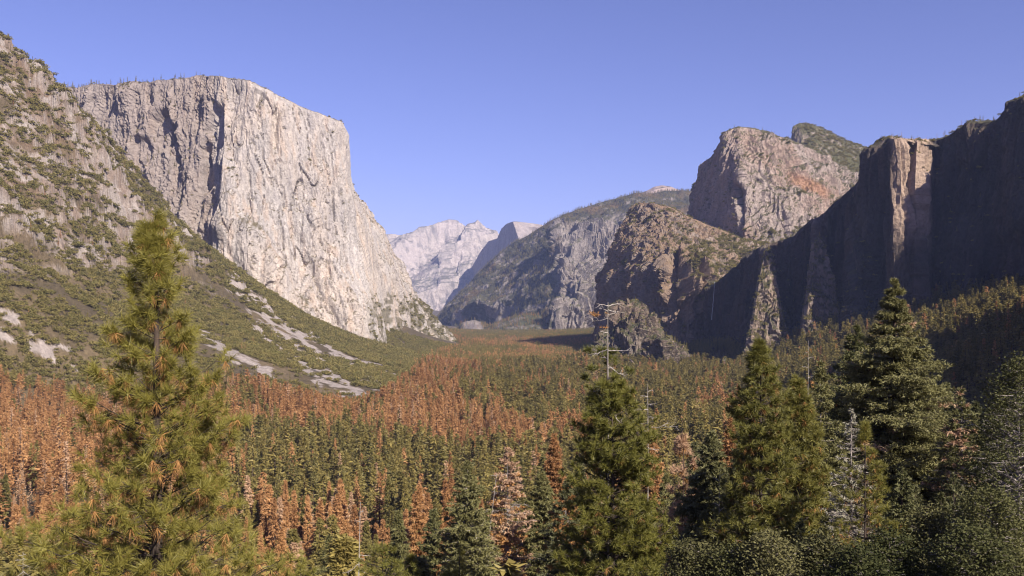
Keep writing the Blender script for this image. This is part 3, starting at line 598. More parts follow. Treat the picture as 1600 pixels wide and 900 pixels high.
# prototypes for the distant mass (a collection of their own, never linked into the scene itself)
def proto_coll(name, meshes):
    c = bpy.data.collections.new(name)
    for i, (me, mats) in enumerate(meshes):
        for m in mats: me.materials.append(m)
        o = bpy.data.objects.new('%s_kind_%02d' % (name, i), me); c.objects.link(o)
    return c
protos = []
for i in range(5): protos.append((small_conifer(100+i, 30, 4.0+.4*i, 120, 4, 1.55, power=.75+.1*i)[0].mesh('tree'), (M_BARK, M_GREEN)))
for i in range(4): protos.append((small_conifer(200+i, 30, 3.5+.4*i, 115, 4, 1.45, gap=.2)[0].mesh('tree'), (M_BARK, M_DEAD)))
for i in range(2): protos.append((small_conifer(300+i, 30, 3.3, 90, 4, 1.2, gap=.4)[0].mesh('tree'), (M_BARK, M_PALE)))
def stand(seed, dead):            # nine trees standing together, for the far floor
    r = np.random.default_rng(seed); B = Buf()
    for k in range(9):
        T, _ = small_conifer(seed*31+k, 22+14*r.random(), 4.0, 26, 3, 2.6, lo=.2, trunk_sides=3)
        off = np.array([*(r.normal(0, 11, 2)), 0])
        mi = 2 if r.random() < dead else 1
        V = np.concatenate(T.V)+off
        if T.F4: B.add(V, np.concatenate(T.F4), 0)
        V2 = V.copy(); B.add(V2, np.concatenate(T.F3), mi)
    return B.mesh('stand')
for i, dd in enumerate((0, 0, .2, .5, .9, 1.0)): protos.append((stand(400+i, dd), (M_BARK, M_GREEN, M_DEAD)))
for i in range(3): protos.append((small_conifer(600+i, 24, 4.6+.5*i, 130, 4, 1.7, lo=.2, power=.42+.05*i, gap=.25)[0].mesh('tree'), (M_BARK, M_GREEN)))
C_TREES = proto_coll('forest_tree', protos)
C_BRUSH = proto_coll('brush_clump', [(shrub_mesh(500+i).mesh('shrub'), (M_BARK, M_BRUSH)) for i in range(5)])
def scatter_object(name, P, idx, rotz, scl, coll, **props):
    me = bpy.data.meshes.new(name); me.vertices.add(len(P)); me.vertices.foreach_set('co', np.ascontiguousarray(P, np.float32).ravel())
    a = me.attributes.new('idx', 'INT', 'POINT'); a.data.foreach_set('value', np.ascontiguousarray(idx, np.int32))
    a = me.attributes.new('rot', 'FLOAT_VECTOR', 'POINT'); a.data.foreach_set('vector', np.ascontiguousarray(rotz, np.float32).ravel())
    a = me.attributes.new('scl', 'FLOAT_VECTOR', 'POINT'); a.data.foreach_set('vector', np.ascontiguousarray(scl, np.float32).ravel())
    o = link(name, me, (), **props)
    ng = bpy.data.node_groups.new(name, 'GeometryNodeTree'); ng.interface.new_socket('Geometry', in_out='INPUT', socket_type='NodeSocketGeometry'); ng.interface.new_socket('Geometry', in_out='OUTPUT', socket_type='NodeSocketGeometry')
    N = ng.nodes; L = ng.links; gi = N.new('NodeGroupInput'); go = N.new('NodeGroupOutput'); ip = N.new('GeometryNodeInstanceOnPoints'); ci = N.new('GeometryNodeCollectionInfo')
    ci.inputs['Collection'].default_value = coll; ci.inputs['Separate Children'].default_value = True; ci.inputs['Reset Children'].default_value = True
    def na(n, t):
        q = N.new('GeometryNodeInputNamedAttribute'); q.data_type = t; q.inputs[0].default_value = n; return q.outputs[0]
    L.new(gi.outputs[0], ip.inputs['Points']); L.new(ci.outputs[0], ip.inputs['Instance']); ip.inputs['Pick Instance'].default_value = True
    L.new(na('idx', 'INT'), ip.inputs['Instance Index']); e2r = N.new('FunctionNodeEulerToRotation'); L.new(na('rot', 'FLOAT_VECTOR'), e2r.inputs[0]); L.new(e2r.outputs[0], ip.inputs['Rotation']); L.new(na('scl', 'FLOAT_VECTOR'), ip.inputs['Scale'])
    L.new(ip.outputs[0], go.inputs[0])
    md = o.modifiers.new('scatter', 'NODES'); md.node_group = ng
    return o
# ------------------------------------------------------------------ where the forest stands
TOPLINE = np.array([(-400, 550), (-200, 560), (0, 568), (60, 580), (130, 602), (200, 596), (280, 588), (340, 576), (400, 584), (450, 602), (500, 615), (560, 622), (610, 600), (650, 568), (690, 545), (720, 536), (740, 530)])
BLOBS = [  # px, py of the foot, rx, ry, share of dead trees
 (60, 700, 170, 110, .85), (60, 860, 160, 90, .75), (250, 640, 130, 50, .5), (440, 655, 130, 34, .80), (700, 690, 90, 34, .88), (640, 640, 90, 30, .65), (660, 590, 80, 18, .6), (820, 566, 130, 12, .30), (830, 543, 150, 8, .4), (650, 566, 60, 8, .35),
 (540, 740, 190, 34, .04), (480, 860, 120, 50, .60), (640, 860, 110, 40, .40), (860, 740, 60, 40, .5), (900, 640, 130, 40, .10), (1150, 640, 60, 22, .35), (1300, 560, 300, 60, .07), (1150, 720, 160, 50, .15), (960, 590, 120, 14, .2), (800, 620, 70, 30, .25), (300, 800, 120, 80, .5)]
def dead_share(px, py):
    num = np.full(px.shape, .02); den = np.full(px.shape, .12)
    for (a, b, rx, ry, p) in BLOBS:
        w = np.exp(-((px-a)/rx)**2-((py-b)/ry)**2); num += w*w*p*4; den += w*w*4
    return num/den
def gen(y0, y1, area, tmax=.74):
    A = .5*2*tmax*((y1+YB)**2-(y0+YB)**2); n = int(A/area)
    y = np.sqrt(rng.random(n)*((y1+YB)**2-(y0+YB)**2)+(y0+YB)**2)-YB; t = rng.uniform(-tmax, tmax, n); x = t*(y+YB)
    return x, y, ground_xyz(x, y)
def okforest(x, y, z, h):
    P = np.stack([x, y, z], -1); px, py = toimg(P)
    line = np.interp(px, TOPLINE[:, 0], TOPLINE[:, 1])
    ok = (px > 745) | ((py-h/y*F*.85 > line+4*fbm(sc(P, 60), 2)) & (scree_mask(P) < .4)) | (y > 4700)
    ok &= ~((px > -200) & (px < 745) & (y > 4700) & (px < 650))
    ok &= z < 420
    clump = fbm(sc(P, 45, 45, 400), 3)
    return ok & (clump > -.48), px, py
x, y, z = gen(105, 2300, 96)
hn = fbm(sc(np.stack([x, y, z*0], -1), 130)+3, 3)
h = np.clip(rng.normal(29, 9.5, len(x))*(1+.35*hn), 9, 46)*(.8+.2*sstep(90, 400, y))
ok, px, py = okforest(x, y, z, h)
ok &= (px > -260) & (px < 1860)
x, y, z, h, px, py = [a[ok] for a in (x, y, z, h, px, py)]
ds = dead_share(px, py); cl = fbm(sc(np.stack([x, y, z*0], -1), 110), 3)
dead = rng.random(len(x)) < np.where(ds > .12, .06+.86*sstep(.28, .62, ds+.5*cl), ds*.8)
pale = dead & (rng.random(len(x)) < np.where(y < 700, .25, .12))
kind = np.where(pale, 2, np.where(dead, 1, 0))
wid = rng.uniform(.8, 1.75, len(x))*np.where(kind == 0, 1.1, .95)
wid = wid*np.where(y > 1200, 1.2, 1)
idx = np.where(kind == 0, np.where(rng.random(len(x)) < .34, 17+rng.integers(0, 3, len(x)), rng.integers(0, 5, len(x))), np.where(kind == 1, 5+rng.integers(0, 4, len(x)), 9+rng.integers(0, 2, len(x))))
FT = dict(x=x, y=y, z=z, h=h, px=px, py=py, kind=kind, idx=idx, wid=wid)
# the 300 that show largest: trees whose crown is inside the frame, nearest first, thinned where others stand in front
top = HY-(z+h-CZ)/y*F
HERO_HIDE = [(243, 330, 150), (955, 590, 75), (1190, 560, 60), (1245, 620, 50), (1397, 500, 110), (1335, 560, 60), (1590, 570, 100), (1500, 620, 60)]
vis = (px > 4) & (px < 1596) & (top < 872)
for (hx, hy, hw) in HERO_HIDE: vis &= ~((np.abs(px-hx) < hw*.8) & (top > hy+60))
cand = np.where(vis)[0]; cand = cand[np.argsort(y[cand])]
sel = []; cols_ = np.full(1600, 901.0)
for i in cand:
    w_ = 3.0*wid[i]*h[i]/30/y[i]*F; a, b = int(max(px[i]-w_, 0)), int(min(px[i]+w_, 1599))+1
    if b <= a: continue
    seen = np.maximum(cols_[a:b]-top[i], 0).mean()
    if seen > 9: sel.append(i); cols_[a:b] = np.minimum(cols_[a:b], top[i]+h[i]/y[i]*F*.25)
    if len(sel) >= 300: break
sel = np.array(sel)
bulk = np.ones(len(x), bool); bulk[sel] = False
# far floor: stands of trees
x2, y2, z2 = gen(2300, 6600, 520)
ok, px2, py2 = okforest(x2, y2, z2, np.full(len(x2), 30.0)); ok &= (px2 > 380) & (px2 < 1700) & (z2 < 260) & ~((px2 < 640) & (y2 > 3000))
x2, y2, z2, px2, py2 = [a[ok] for a in (x2, y2, z2, px2, py2)]
d2 = np.clip(dead_share(px2, py2)+.35*fbm(sc(np.stack([x2, y2, 0*x2], -1), 200), 2), 0, 1)
idx2 = 11+np.where(d2 < .1, rng.integers(0, 2, len(x2)), np.where(d2 < .3, 2, np.where(d2 < .55, 3, np.where(d2 < .75, 4, 5))))
# trees on rims, ledges and far slopes
def surf_pts(P, n, N, prob, lo=3):
    """random points on a lofted massif where prob (array on the grid) is high"""
    nu, nv = P.shape[:2]; a = np.linalg.norm(np.cross(P[1:, :-1]-P[:-1, :-1], P[:-1, 1:]-P[:-1, :-1]), axis=-1)*prob[:-1, :-1]
    p = a.ravel()/a.sum(); k = rng.choice(len(p), N, p=p); i, j = np.unravel_index(k, a.shape); u, v = rng.random(N), rng.random(N)
    return P[i, j]+(P[i+1, j]-P[i, j])*u[:, None]+(P[i, j+1]-P[i, j])*v[:, None]
TP, TI, TS = [], [], []
def add_surf(P, n, N, prob, kinds, s0, s1):
    q = surf_pts(P, n, N, prob); TP.append(q-np.array([0, 0, .6])); TI.append(rng.choice(kinds, N)); s = rng.uniform(s0, s1, N); TS.append(s)
BP, BS = [], []
def add_brush(P, n, N, prob, s0, s1):
    q = surf_pts(P, n, N, prob); BP.append(q); BS.append(rng.uniform(s0, s1, N))
cpx, cpy = toimg(cap_P); flat = sstep(.45, .7, cap_n[..., 2])
add_surf(cap_P, cap_n, 1100, flat*(cap_P[..., 2] > 500)*(cap_P[..., 1] < 4300)*sstep(540, 300, cpx)*(.15+sstep(330, 240, cpx)), [0, 1, 2, 3], .4, .95)
add_brush(cap_P, cap_n, 1500, flat*(cap_P[..., 2] > 500)*(cap_P[..., 1] < 4300), 2, 5)
ap = sstep(455, 475, cpy)*sstep(568, 590, cpx)*sstep(-.05, .2, fbm(sc(cap_P, 50, 50, 30)+2, 3)+.1)
add_brush(cap_P, cap_n, 2200, ap*sstep(.15, .5, cap_n[..., 2])+1e-9, 3, 6)
kpx, kpy = toimg(rdg_P); clf = bump1(kpx, 866, 1000, 8)*sstep(345, 352, kpy+(kpx-880)*.18)
add_surf(rdg_P, rdg_n, 16000, (1-clf*.93)*sstep(.05, .35, rdg_n[..., 2])*sstep(-.45, .1, fbm(sc(rdg_P, 200), 3)), [0, 1, 2, 3, 4], .6, 1.05)
add_surf(rdg_P, rdg_n, 1800, (rdg_P[..., 2] > 1000)*sstep(.5, .8, rdg_n[..., 2])*1.0, [0, 1, 2, 3, 4], .6, 1.0)
add_surf(kn_P, kn_n, 4200, sstep(.1, .3, kn_n[..., 2])*(1-bump1(toimg(kn_P)[0], 722, 755, 5)*.9), [0, 1, 2, 3, 7], .7, 1.1)
lpx, lpy = toimg(low_P)
v = .06+sstep(-.1, .2, fbm(sc(low_P, 55, 55, 40)+6, 3)+.5*bump1(lpx, 1070, 1210, 20)*bump1(lpy, 372, 425, 12)-.33)
add_brush(low_P, low_n, 6500, v*sstep(.2, .4, low_n[..., 2])*(lpx < 1300), 2.2, 5)
add_surf(low_P, low_n, 260, v*sstep(.3, .5, low_n[..., 2])*(lpx < 1300), [0, 1, 2], .25, .5)
mpx, mpy = toimg(mid_P)
v = sstep(.0, .3, fbm(sc(mid_P, 40), 3)+.9*sstep(345, 375, mpy)*bump1(mpx, 1140, 1250, 15)-.35)
add_brush(mid_P, mid_n, 5000, v*sstep(.15, .35, mid_n[..., 2])*(mpx > 1080)*(mpx < 1500), 2.5, 5.5)
add_surf(mid_P, mid_n, 420, sstep(.55, .8, mid_n[..., 2])*(mpy < 300)*(mpx > 1080)*(mpx < 1450), [0, 1, 2, 3], .25, .5)
for cp, cn in (CR1, CR2, CR3, CR4, CR5): add_surf(cp, cn, 70, sstep(.1, .5, cn[..., 2])*sstep(-.3, .2, fbm(sc(cp, 40), 2))+1e-6, [0, 1, 2, 3, 17], .35, .8); add_brush(cp, cn, 350, sstep(.1, .4, cn[..., 2])+1e-6, 2, 4)
spx, spy = toimg(sp_P)
add_brush(sp_P, sp_n, 5000, sstep(1245, 1262, spx)*sstep(.25, .45, sp_n[..., 2])*(spx < 1420), 3, 6.5)
add_surf(sp_P, sp_n, 420, sstep(.35, .6, sp_n[..., 2])*(spx < 1420)*(spx > 1236), [0, 1, 2, 3], .3, .6)
wpx, wpy = toimg(wall_P)
add_surf(wall_P, wall_n, 900, sstep(.5, .75, wall_n[..., 2])*(wpx < 1620)*(wpy < 470), [0, 1, 2, 3, 9], .2, .5)
add_brush(wall_P, wall_n, 3500, sstep(.4, .7, wall_n[..., 2])*(wpx < 1640), 1.5, 4)
# left ridge, brush and scattered conifers
x3, y3, z3 = gen(850, 3700, 14, .80); P3 = np.stack([x3, y3, z3], -1); px3, py3 = toimg(P3)
line = np.interp(px3, TOPLINE[:, 0], TOPLINE[:, 1]); sm = scree_mask(P3)
def gsample(A, x, y):
    fy = np.clip(np.interp(y, ys, np.arange(len(ys))), 0, len(ys)-1); ft = np.clip((x/(y+YB)-ts[0])/(ts[1]-ts[0]), 0, len(ts)-1)
    return A[np.round(fy).astype(int), np.round(ft).astype(int)]
rk3 = gsample(rocky, x3, y3)
okb = (px3 < 735) & (px3 > -150) & (py3 < line+30) & (sm < .35+.3*rng.random(len(x3))) & (rng.random(len(x3)) > rk3*1.05-.06) & (rng.random(len(x3)) > .40*sstep(250, 420, z3)) & (fbm(sc(P3, 30), 2) > -.25-.0*x3)
BPg = P3[okb]; BSg = (1.2+5.2*rng.random(okb.sum())**2.2)*(.8+.4*sstep(1200, 2600, BPg[:, 1]))
okt = (px3 < 735) & (px3 > -150) & (py3 < line+6) & (rng.random(len(x3)) < .03+.06*sstep(40, 0, line-py3)) & (rk3 < .5) & (sm < .3)
TP.append(P3[okt]); TI.append(rng.choice([0, 2, 17, 18, 19, 6], okt.sum(), p=[.2, .2, .18, .18, .18, .06])); TS.append(rng.uniform(.25, .6, okt.sum()))
BP.append(BPg); BS.append(BSg)
TPc = np.concatenate([np.stack([x[bulk], y[bulk], z[bulk]-.4], 1), np.stack([x2, y2, z2], 1)]+TP)
TIc = np.concatenate([idx[bulk], idx2]+TI)
S1 = np.stack([h[bulk]/30*wid[bulk], h[bulk]/30*wid[bulk], h[bulk]/30], 1); S2 = np.repeat(rng.uniform(.85, 1.15, len(x2))[:, None], 3, 1); S3 = np.repeat(np.concatenate(TS)[:, None], 3, 1)
TSc = np.concatenate([S1, S2, S3])
rz = np.zeros((len(TPc), 3)); rz[:, 2] = rng.uniform(0, 6.28, len(TPc)); rz[:, :2] = rng.normal(0, .02, (len(TPc), 2))
scatter_object('forest', TPc, TIc, rz, TSc, C_TREES, kind='stuff')
BPc = np.concatenate(BP); bs = np.concatenate(BS); rz = np.zeros((len(BPc), 3)); rz[:, 2] = rng.uniform(0, 6.28, len(BPc))
scatter_object('brush', BPc, rng.integers(0, 5, len(BPc)), rz, np.stack([bs, bs, bs*.85], 1), C_BRUSH, kind='stuff')
print('forest', len(TPc), 'brush', len(BPc), 'individual', len(sel), 'y range', y[sel].min(), y[sel].max())
# ------------------------------------------------------------------ the nearest forest trees, each a thing of its own
LOD = {}
def lod(kind_, near, v):
    k = (kind_, near, v)
    if k not in LOD:
        nb, per, leaf = (1300, 12, .72) if near else (420, 8, 1.05)
        if kind_ == 2: nb = int(nb*.7)
        T, Cb = small_conifer(1000+kind_*100+near*50+v, 30, (4.2, 3.7, 3.4)[kind_]+.35*v, nb, per, leaf, one=False, gap=(.15, .25, .45)[kind_], bare=.25, trunk_sides=6, power=.7+.12*v)
        mt = T.mesh('trunk', True); mt.materials.append(M_BARK); mc = Cb.mesh('crown'); mc.materials.append((M_GREEN, M_DEAD, M_PALE)[kind_])
        LOD[k] = (mt, mc)
    return LOD[k]
ZN = [(95, 'beside the big needled pine'), (400, 'behind the big needled pine'), (470, 'near the big needled pine'), (540, 'before the thin snag'), (640, 'around the thin snag'), (720, 'beyond the thin snag'),
      (830, 'around the bare pole'), (900, 'beyond the bare pole'), (1010, 'behind the snag topped pine'), (1100, 'by the orange pine'), (1230, 'behind the twin pines'), (1600, 'around the tall dark fir')]
ORD = ['first', 'second', 'third', 'fourth', 'fifth', 'sixth', 'seventh', 'eighth', 'ninth', 'tenth', 'eleventh', 'twelfth', 'thirteenth', 'fourteenth', 'fifteenth', 'sixteenth', 'seventeenth', 'eighteenth', 'nineteenth', 'twentieth']
RANK = [(210, 'lowest'), (330, 'second lowest'), (430, 'third lowest'), (520, 'fourth lowest'), (620, 'fifth lowest'), (9999, 'uppermost')]
KN = ['green', 'rust orange', 'faded tan']; cells = {}
for i in sel:
    zi = next(k for k, zz in enumerate(ZN) if px[i] < zz[0]); ri = next(k for k, rr in enumerate(RANK) if y[i] < rr[0]); cells.setdefault((zi, ri, int(kind[i])), []).append(i)
labels = {}
for (zi, ri, kd), L_ in cells.items():
    L_.sort(key=lambda i: px[i])
    for n_, i in enumerate(L_):
        labels[i] = '%s %s conifer from left, %s rank, %s' % (ORD[min(n_, 19)], KN[kd], RANK[ri][1], ZN[zi][1])
for i in sel:
    near = 1 if y[i] < 330 else 0; v_ = int(idx[i]) % 3
    mt, mc = lod(int(kind[i]), near, v_)
    nm = ('conifer_tree', 'dead_conifer_tree', 'faded_conifer_tree')[int(kind[i])]
    e = bpy.data.objects.new(nm, None); COL.objects.link(e); e.empty_display_size = .5
    e.location = (x[i], y[i], z[i]-.3); e.rotation_euler = (0, 0, rng.uniform(0, 6.28)); e.scale = (h[i]/30*wid[i], h[i]/30*wid[i], h[i]/30)
    e['label'] = labels[i]; e['category'] = 'tree'; e['group'] = 'conifers standing nearest in the valley forest'
    for pn, m_ in (('trunk', mt), ('crown', mc)):
        o = bpy.data.objects.new(pn, m_); COL.objects.link(o); o.parent = e
# ------------------------------------------------------------------ the trees around the viewpoint, one by one
M_PINE = leaf_mat('long_green_needles', (.082, .096, .020), (.28, .24, .052), .5, .3, .35)
M_PINE_DK = leaf_mat('dark_green_needles', (.085, .095, .024), (.235, .205, .050), .5, .25, .3)
M_RUST = leaf_mat('hanging_dry_needles', (.30, .16, .055), (.50, .27, .11), .8, .3, .1)
M_FIR = leaf_mat('fir_foliage', (.085, .092, .036), (.215, .195, .075), .6, .25, .3)
M_DKFIR = leaf_mat('dark_fir_foliage', (.075, .080, .036), (.175, .165, .070), .6, .2, .3)  # darker olive green than the other fir foliage
M_TAN = leaf_mat('dry_tan_foliage', (.38, .24, .15), (.60, .40, .26), .8, .25, .1)
M_OAK = leaf_mat('live_oak_leaves', (.036, .042, .016), (.120, .115, .045), .7, .2, .08)
M_OAKG = leaf_mat('grey_oak_leaves', (.050, .052, .022), (.165, .150, .065), .7, .2, .08)
M_SILV = leaf_mat('pale_twig_foliage', (.20, .19, .13), (.42, .38, .30), .6, .15, .3)
M_TRUNK = bark_mat('dark_bark', (.018, .013, .010), (.07, .047, .035), 9)
M_GREYB = bark_mat('grey_bark', (.12, .10, .085), (.34, .29, .26), 9)
def profile(prof, D):
    """silhouette rows (photo row, half width in photo pixels) -> (metres below the tip, half width in metres)"""
    p = np.array(prof, float); return (p[:, 0]-p[0, 0])/F*D, p[:, 1]/F*D
def quad_leaves(C, D, Ln, Wd, r):
    n = len(C); D = D/(np.linalg.norm(D, axis=1, keepdims=True)+1e-9); q = r.normal(size=(n, 3)); S = np.cross(D, q); S /= np.linalg.norm(S, axis=1, keepdims=True)+1e-9
    Ln = np.broadcast_to(Ln, (n,))[:, None]; Wd = np.broadcast_to(Wd, (n,))[:, None]
    V = np.stack([C, C+D*Ln*.5+S*Wd*.5, C+D*Ln, C+D*Ln*.5-S*Wd*.5], 1).reshape(-1, 3)
    return V, np.arange(4*n).reshape(-1, 4)
def hero(name, label, px, D, prof, style='fir', fol=None, bark=None, seed=1, nb=160, twigs=9, needles=26, nl=.16, nw=.03, up=.1, gap=.1, trunk_r=.3, bare_top=0.0, lean=0.0, dead=None,
         limb_min=0.0, clump=None, category='tree', group=None, bare_limbs=0, base_z=None, fol2=None):
    r = np.random.default_rng(seed)
    dz, hw = profile(prof, D); hw = np.maximum(hw-nl*(.8 if style == 'pine' else .4), .12*hw+.02)*(.80 if style == 'oak' else .92); top = W(px, prof[0][0], D); bx = top[0]
    gz = float(ground_xyz([bx], [D])[0]) if base_z is None else base_z
    H = top[2]-gz+.3
    e = bpy.data.objects.new(name, None); COL.objects.link(e); e.empty_display_size = .5; e.location = (bx-lean*H, D, gz-.3); e['label'] = label; e['category'] = category
    if group: e['group'] = group
    T, Cb, Db = Buf(), Buf(), Buf()
    vis = min(H, dz[-1]+2.0)                 # crown below the frame is not needed beyond this
    zz = np.linspace(0, 1, 14); wob = np.cumsum(r.normal(0, .006*H/14, (14, 2)), 0); wob -= wob[-1]*zz[:, None]
    tp = np.stack([wob[:, 0]+lean*H*zz, wob[:, 1], H*zz], 1); tr = trunk_r*(1-zz)**.75+.02*trunk_r+.006
    tube(T, tp, tr, 9)
    def axis(h):
        return np.stack([np.interp(h, tp[:, 2], tp[:, 0]), np.interp(h, tp[:, 2], tp[:, 1]), h], -1)
    # limbs
    a = r.random(nb)**(.72 if D < 20 else .9); d = bare_top+(vis-bare_top)*a
    d = np.sort(d); lay = np.round(d/(vis/26.))*(vis/26.); d = np.where(r.random(nb) < .55, lay+r.normal(0, vis/200, nb), d).clip(.05, vis)
    az = r.random(nb)*2*np.pi
    L = np.interp(d, dz, hw)*(.62+.5*r.random(nb))*(1+.16*np.sin(az*2+d*2.1))
    keep = (r.random(nb) > gap)
    if style == 'pine': kk = 26.0/max(vis, 1); keep &= ~((np.sin(az*3+d*kk*1.3+seed)*np.sin(d*kk*2.1+az*2+seed*.7) < (-.24 if D < 20 else -.38)) & (d > vis*.08))
    d, az, L = d[keep], az[keep], L[keep]
    for k in range(len(d)):
        b = axis(H-d[k]); out = np.array([math.cos(az[k]), math.sin(az[k]), 0]); Lk = L[k]*(1.05 if style != 'oak' else 1)
        u_ = up*(1.2-d[k]/max(vis, 1)*.9) if style == 'pine' else -up*(.3+d[k]/vis)
        ss = np.linspace(0, 1, 5); bend = r.normal(0, .08, 2)
        side = np.array([-out[1], out[0], 0])
        if style == 'pine': zc = Lk*(u_*ss+.22*ss**2.2)
        else: zc = Lk*(u_*ss*1.2+.16*ss**3)
        pts = b+out*(Lk*ss)[:, None]+side*(Lk*bend[0]*ss**2)[:, None]; pts[:, 2] += zc
        rr = max(.010, (.013 if D < 20 else .020)*Lk+.006)*(1-ss*.85)
        tube(T, pts, np.minimum(rr, trunk_r*.55), 4)
        isdead = bare_limbs and r.random() < bare_limbs
        nt = max(2, int(twigs*(.35+.65*Lk/hw.max())))
        s = limb_min+(1-limb_min)*(r.random(nt)**.75)*.97+.03; s[0] = 1.0
        base = np.stack([np.interp(s, ss, pts[:, j]) for j in range(3)], 1)
        sg = r.choice([-1, 1], nt)
        tl = (.16+.34*(1-s*.7))*Lk*(.5+.7*r.random(nt))
        td = out*.75+side*(sg*(.8+.3*r.random(nt)))[:, None] if False else out[None]*(.7+.0*s[:, None])+side[None]*(sg*(.4+.8*r.random(nt)))[:, None]
        td[:, 2] += r.normal(.12 if style == 'pine' else -.05, .22, nt); td /= np.linalg.norm(td, axis=1, keepdims=True)
        tip = base+td*tl[:, None]
        # twigs (thin prisms as two crossed slivers)
        V, F_ = tris(base, td, tl, max(.012, .0009*D), None, r); T.add(V, F_)
        if isdead:
            V, F_ = tris(base, td+r.normal(0, .3, td.shape), tl*1.4, max(.012, .0009*D), None, r); T.add(V, F_); continue
        if style == 'pine':                  # brushes of long needles at the twig ends
            c = tip+r.normal(0, .02, tip.shape); nn = needles
            ax = td*.7+np.array([0, 0, .55]); ax /= np.linalg.norm(ax, axis=1, keepdims=True)
            q = r.normal(size=(nt, nn, 3)); q /= np.linalg.norm(q, axis=2, keepdims=True)
            dd = q*.95+ax[:, None]*.75; cc = np.repeat((c-ax*nl*.25)[:, None], nn, 1)+ax[:, None]*(r.random((nt, nn, 1))*nl*.6)
            V, F_ = tris(cc.reshape(-1, 3), dd.reshape(-1, 3), nl*(.75+.4*r.random(nt*nn)), nw, None, r)
            Cb.add(V, F_)
            if dead:
                m = r.random(nt) < dead
                if m.any():
                    q = r.normal(size=(m.sum(), nn//2, 3))*.5+np.array([0, 0, -1.0]); cc = np.repeat((base*.35+tip*.65)[m][:, None], nn//2, 1)
                    V, F_ = tris(cc.reshape(-1, 3), q.reshape(-1, 3), nl*1.15*(.7+.4*r.random(m.sum()*(nn//2))), nw*1.1, None, r); Db.add(V, F_)
        elif style == 'fir':                 # short needled sprays along each twig
            nn = needles; w = r.random((nt, nn)); cc = base[:, None]+td[:, None]*(tl[:, None]*w)[..., None]+r.normal(0, 1, (nt, nn, 3))*np.array([.10, .10, .05])*min(1.2, Lk*.35)
            dd = td[:, None]*.8+r.normal(0, .6, (nt, nn, 3)); dd[..., 2] -= .15
            V, F_ = tris(cc.reshape(-1, 3), dd.reshape(-1, 3), nl*(.6+.7*r.random(nt*nn)), nw, None, r); (Db if dead and r.random() < dead else Cb).add(V, F_)
        else:                                # oak leaves in rounded sprays
            nn = needles; cc = np.repeat(tip[:, None], nn, 1)+r.normal(0, 1, (nt, nn, 3))*max(.22, .11*Lk)
            dd = r.normal(0, 1, (nt, nn, 3)); dd[..., 2] = np.abs(dd[..., 2])*.5
            V, F_ = quad_leaves(cc.reshape(-1, 3), dd.reshape(-1, 3), nl*(.6+.6*r.random(nt*nn)), nw, r); Cb.add(V, F_)
    o = link('trunk', T.mesh('trunk'), bark or M_TRUNK, e)
    if Cb.n: link('crown', Cb.mesh('crown'), fol or M_FIR, e)
    if Db.n: link('dead_needles', Db.mesh('dead_needles'), fol2 or M_RUST, e)
    return e, T, H, gz
def snag(name, label, px, D, top_py, seed, limbs, trunk_r=.16, lean=0.0, tuft=None, mat=None, crooked=.02, green=False):
    """a bare dead tree: limbs = [(row, reach in photo pixels to the right (-left), rise in pixels)]"""
    r = np.random.default_rng(seed); top = W(px, top_py, D); gz = float(ground_xyz([top[0]], [D])[0]); H = top[2]-gz+.3
    e = bpy.data.objects.new(name, None); COL.objects.link(e); e.location = (top[0]-lean*H, D, gz-.3); e['label'] = label; e['category'] = 'dead tree'
    T = Buf(); zz = np.concatenate([np.linspace(0, .6, 8)[:-1], np.linspace(.6, 1, 14)]); wob = np.cumsum(r.normal(0, crooked*.12, (len(zz), 2)), 0)*H*.1; wob -= wob[-1]*zz[:, None]
    tp = np.stack([wob[:, 0]+lean*H*zz, wob[:, 1], H*zz], 1); tube(T, tp, trunk_r*(1-zz*.88), 8)
    k = D/F
    for (py, dx, up) in limbs:
        h = H-(py-top_py)*k; b = np.array([np.interp(h, tp[:, 2], tp[:, 0]), np.interp(h, tp[:, 2], tp[:, 1]), h]); yv = r.normal(0, .55)*abs(dx)*k
        ss = np.linspace(0, 1, 7); pts = b+np.stack([dx*k*ss, yv*ss, k*(up*np.sin(ss*1.7)*1.0)+r.normal(0, .02, 7)*abs(dx)*k], 1)
        rad = max(.018, trunk_r*.26)*(1-ss*.75); tube(T, pts, rad, 5)
        for q in range(2+int(abs(dx)/9)):
            s = .25+.7*r.random(); p = np.array([np.interp(s, ss, pts[:, j]) for j in range(3)]); dd = r.normal(0, .6, 3); dd[0] += np.sign(dx)*.5; dd *= abs(dx)*k*.28*(.5+r.random())
            mid = p+dd*.55+r.normal(0, .05, 3)*abs(dx)*k; tube(T, [p, mid, p+dd], np.array([.6, .4, .15])*rad[2], 3)
    link('trunk', T.mesh('trunk'), mat or M_BARE, e)
    if tuft:
        Cb = Buf()
        for (py, dx, n, sp, nl_) in tuft:
            c = np.array([dx*k+lean*H, 0, H-(py-top_py)*k]); C = c+r.normal(0, 1, (n, 3))*np.array([sp*1.5, sp, sp*.5])*k
            m = 14; q = r.normal(size=(n, m, 3)); q[..., 2] += .3
            V, F_ = tris(np.repeat(C[:, None], m, 1).reshape(-1, 3), q.reshape(-1, 3), nl_*(.6+.5*r.random(n*m)), .03, None, r); Cb.add(V, F_)
            for j in range(0, n, 3): tube(T, [c*.0+np.array([lean*H, 0, c[2]]), C[j]], [.02, .01], 3)
        link('crown', Cb.mesh('crown'), tuft_mat if not green else M_PINE_DK, e)
    return e
tuft_mat = M_RUST
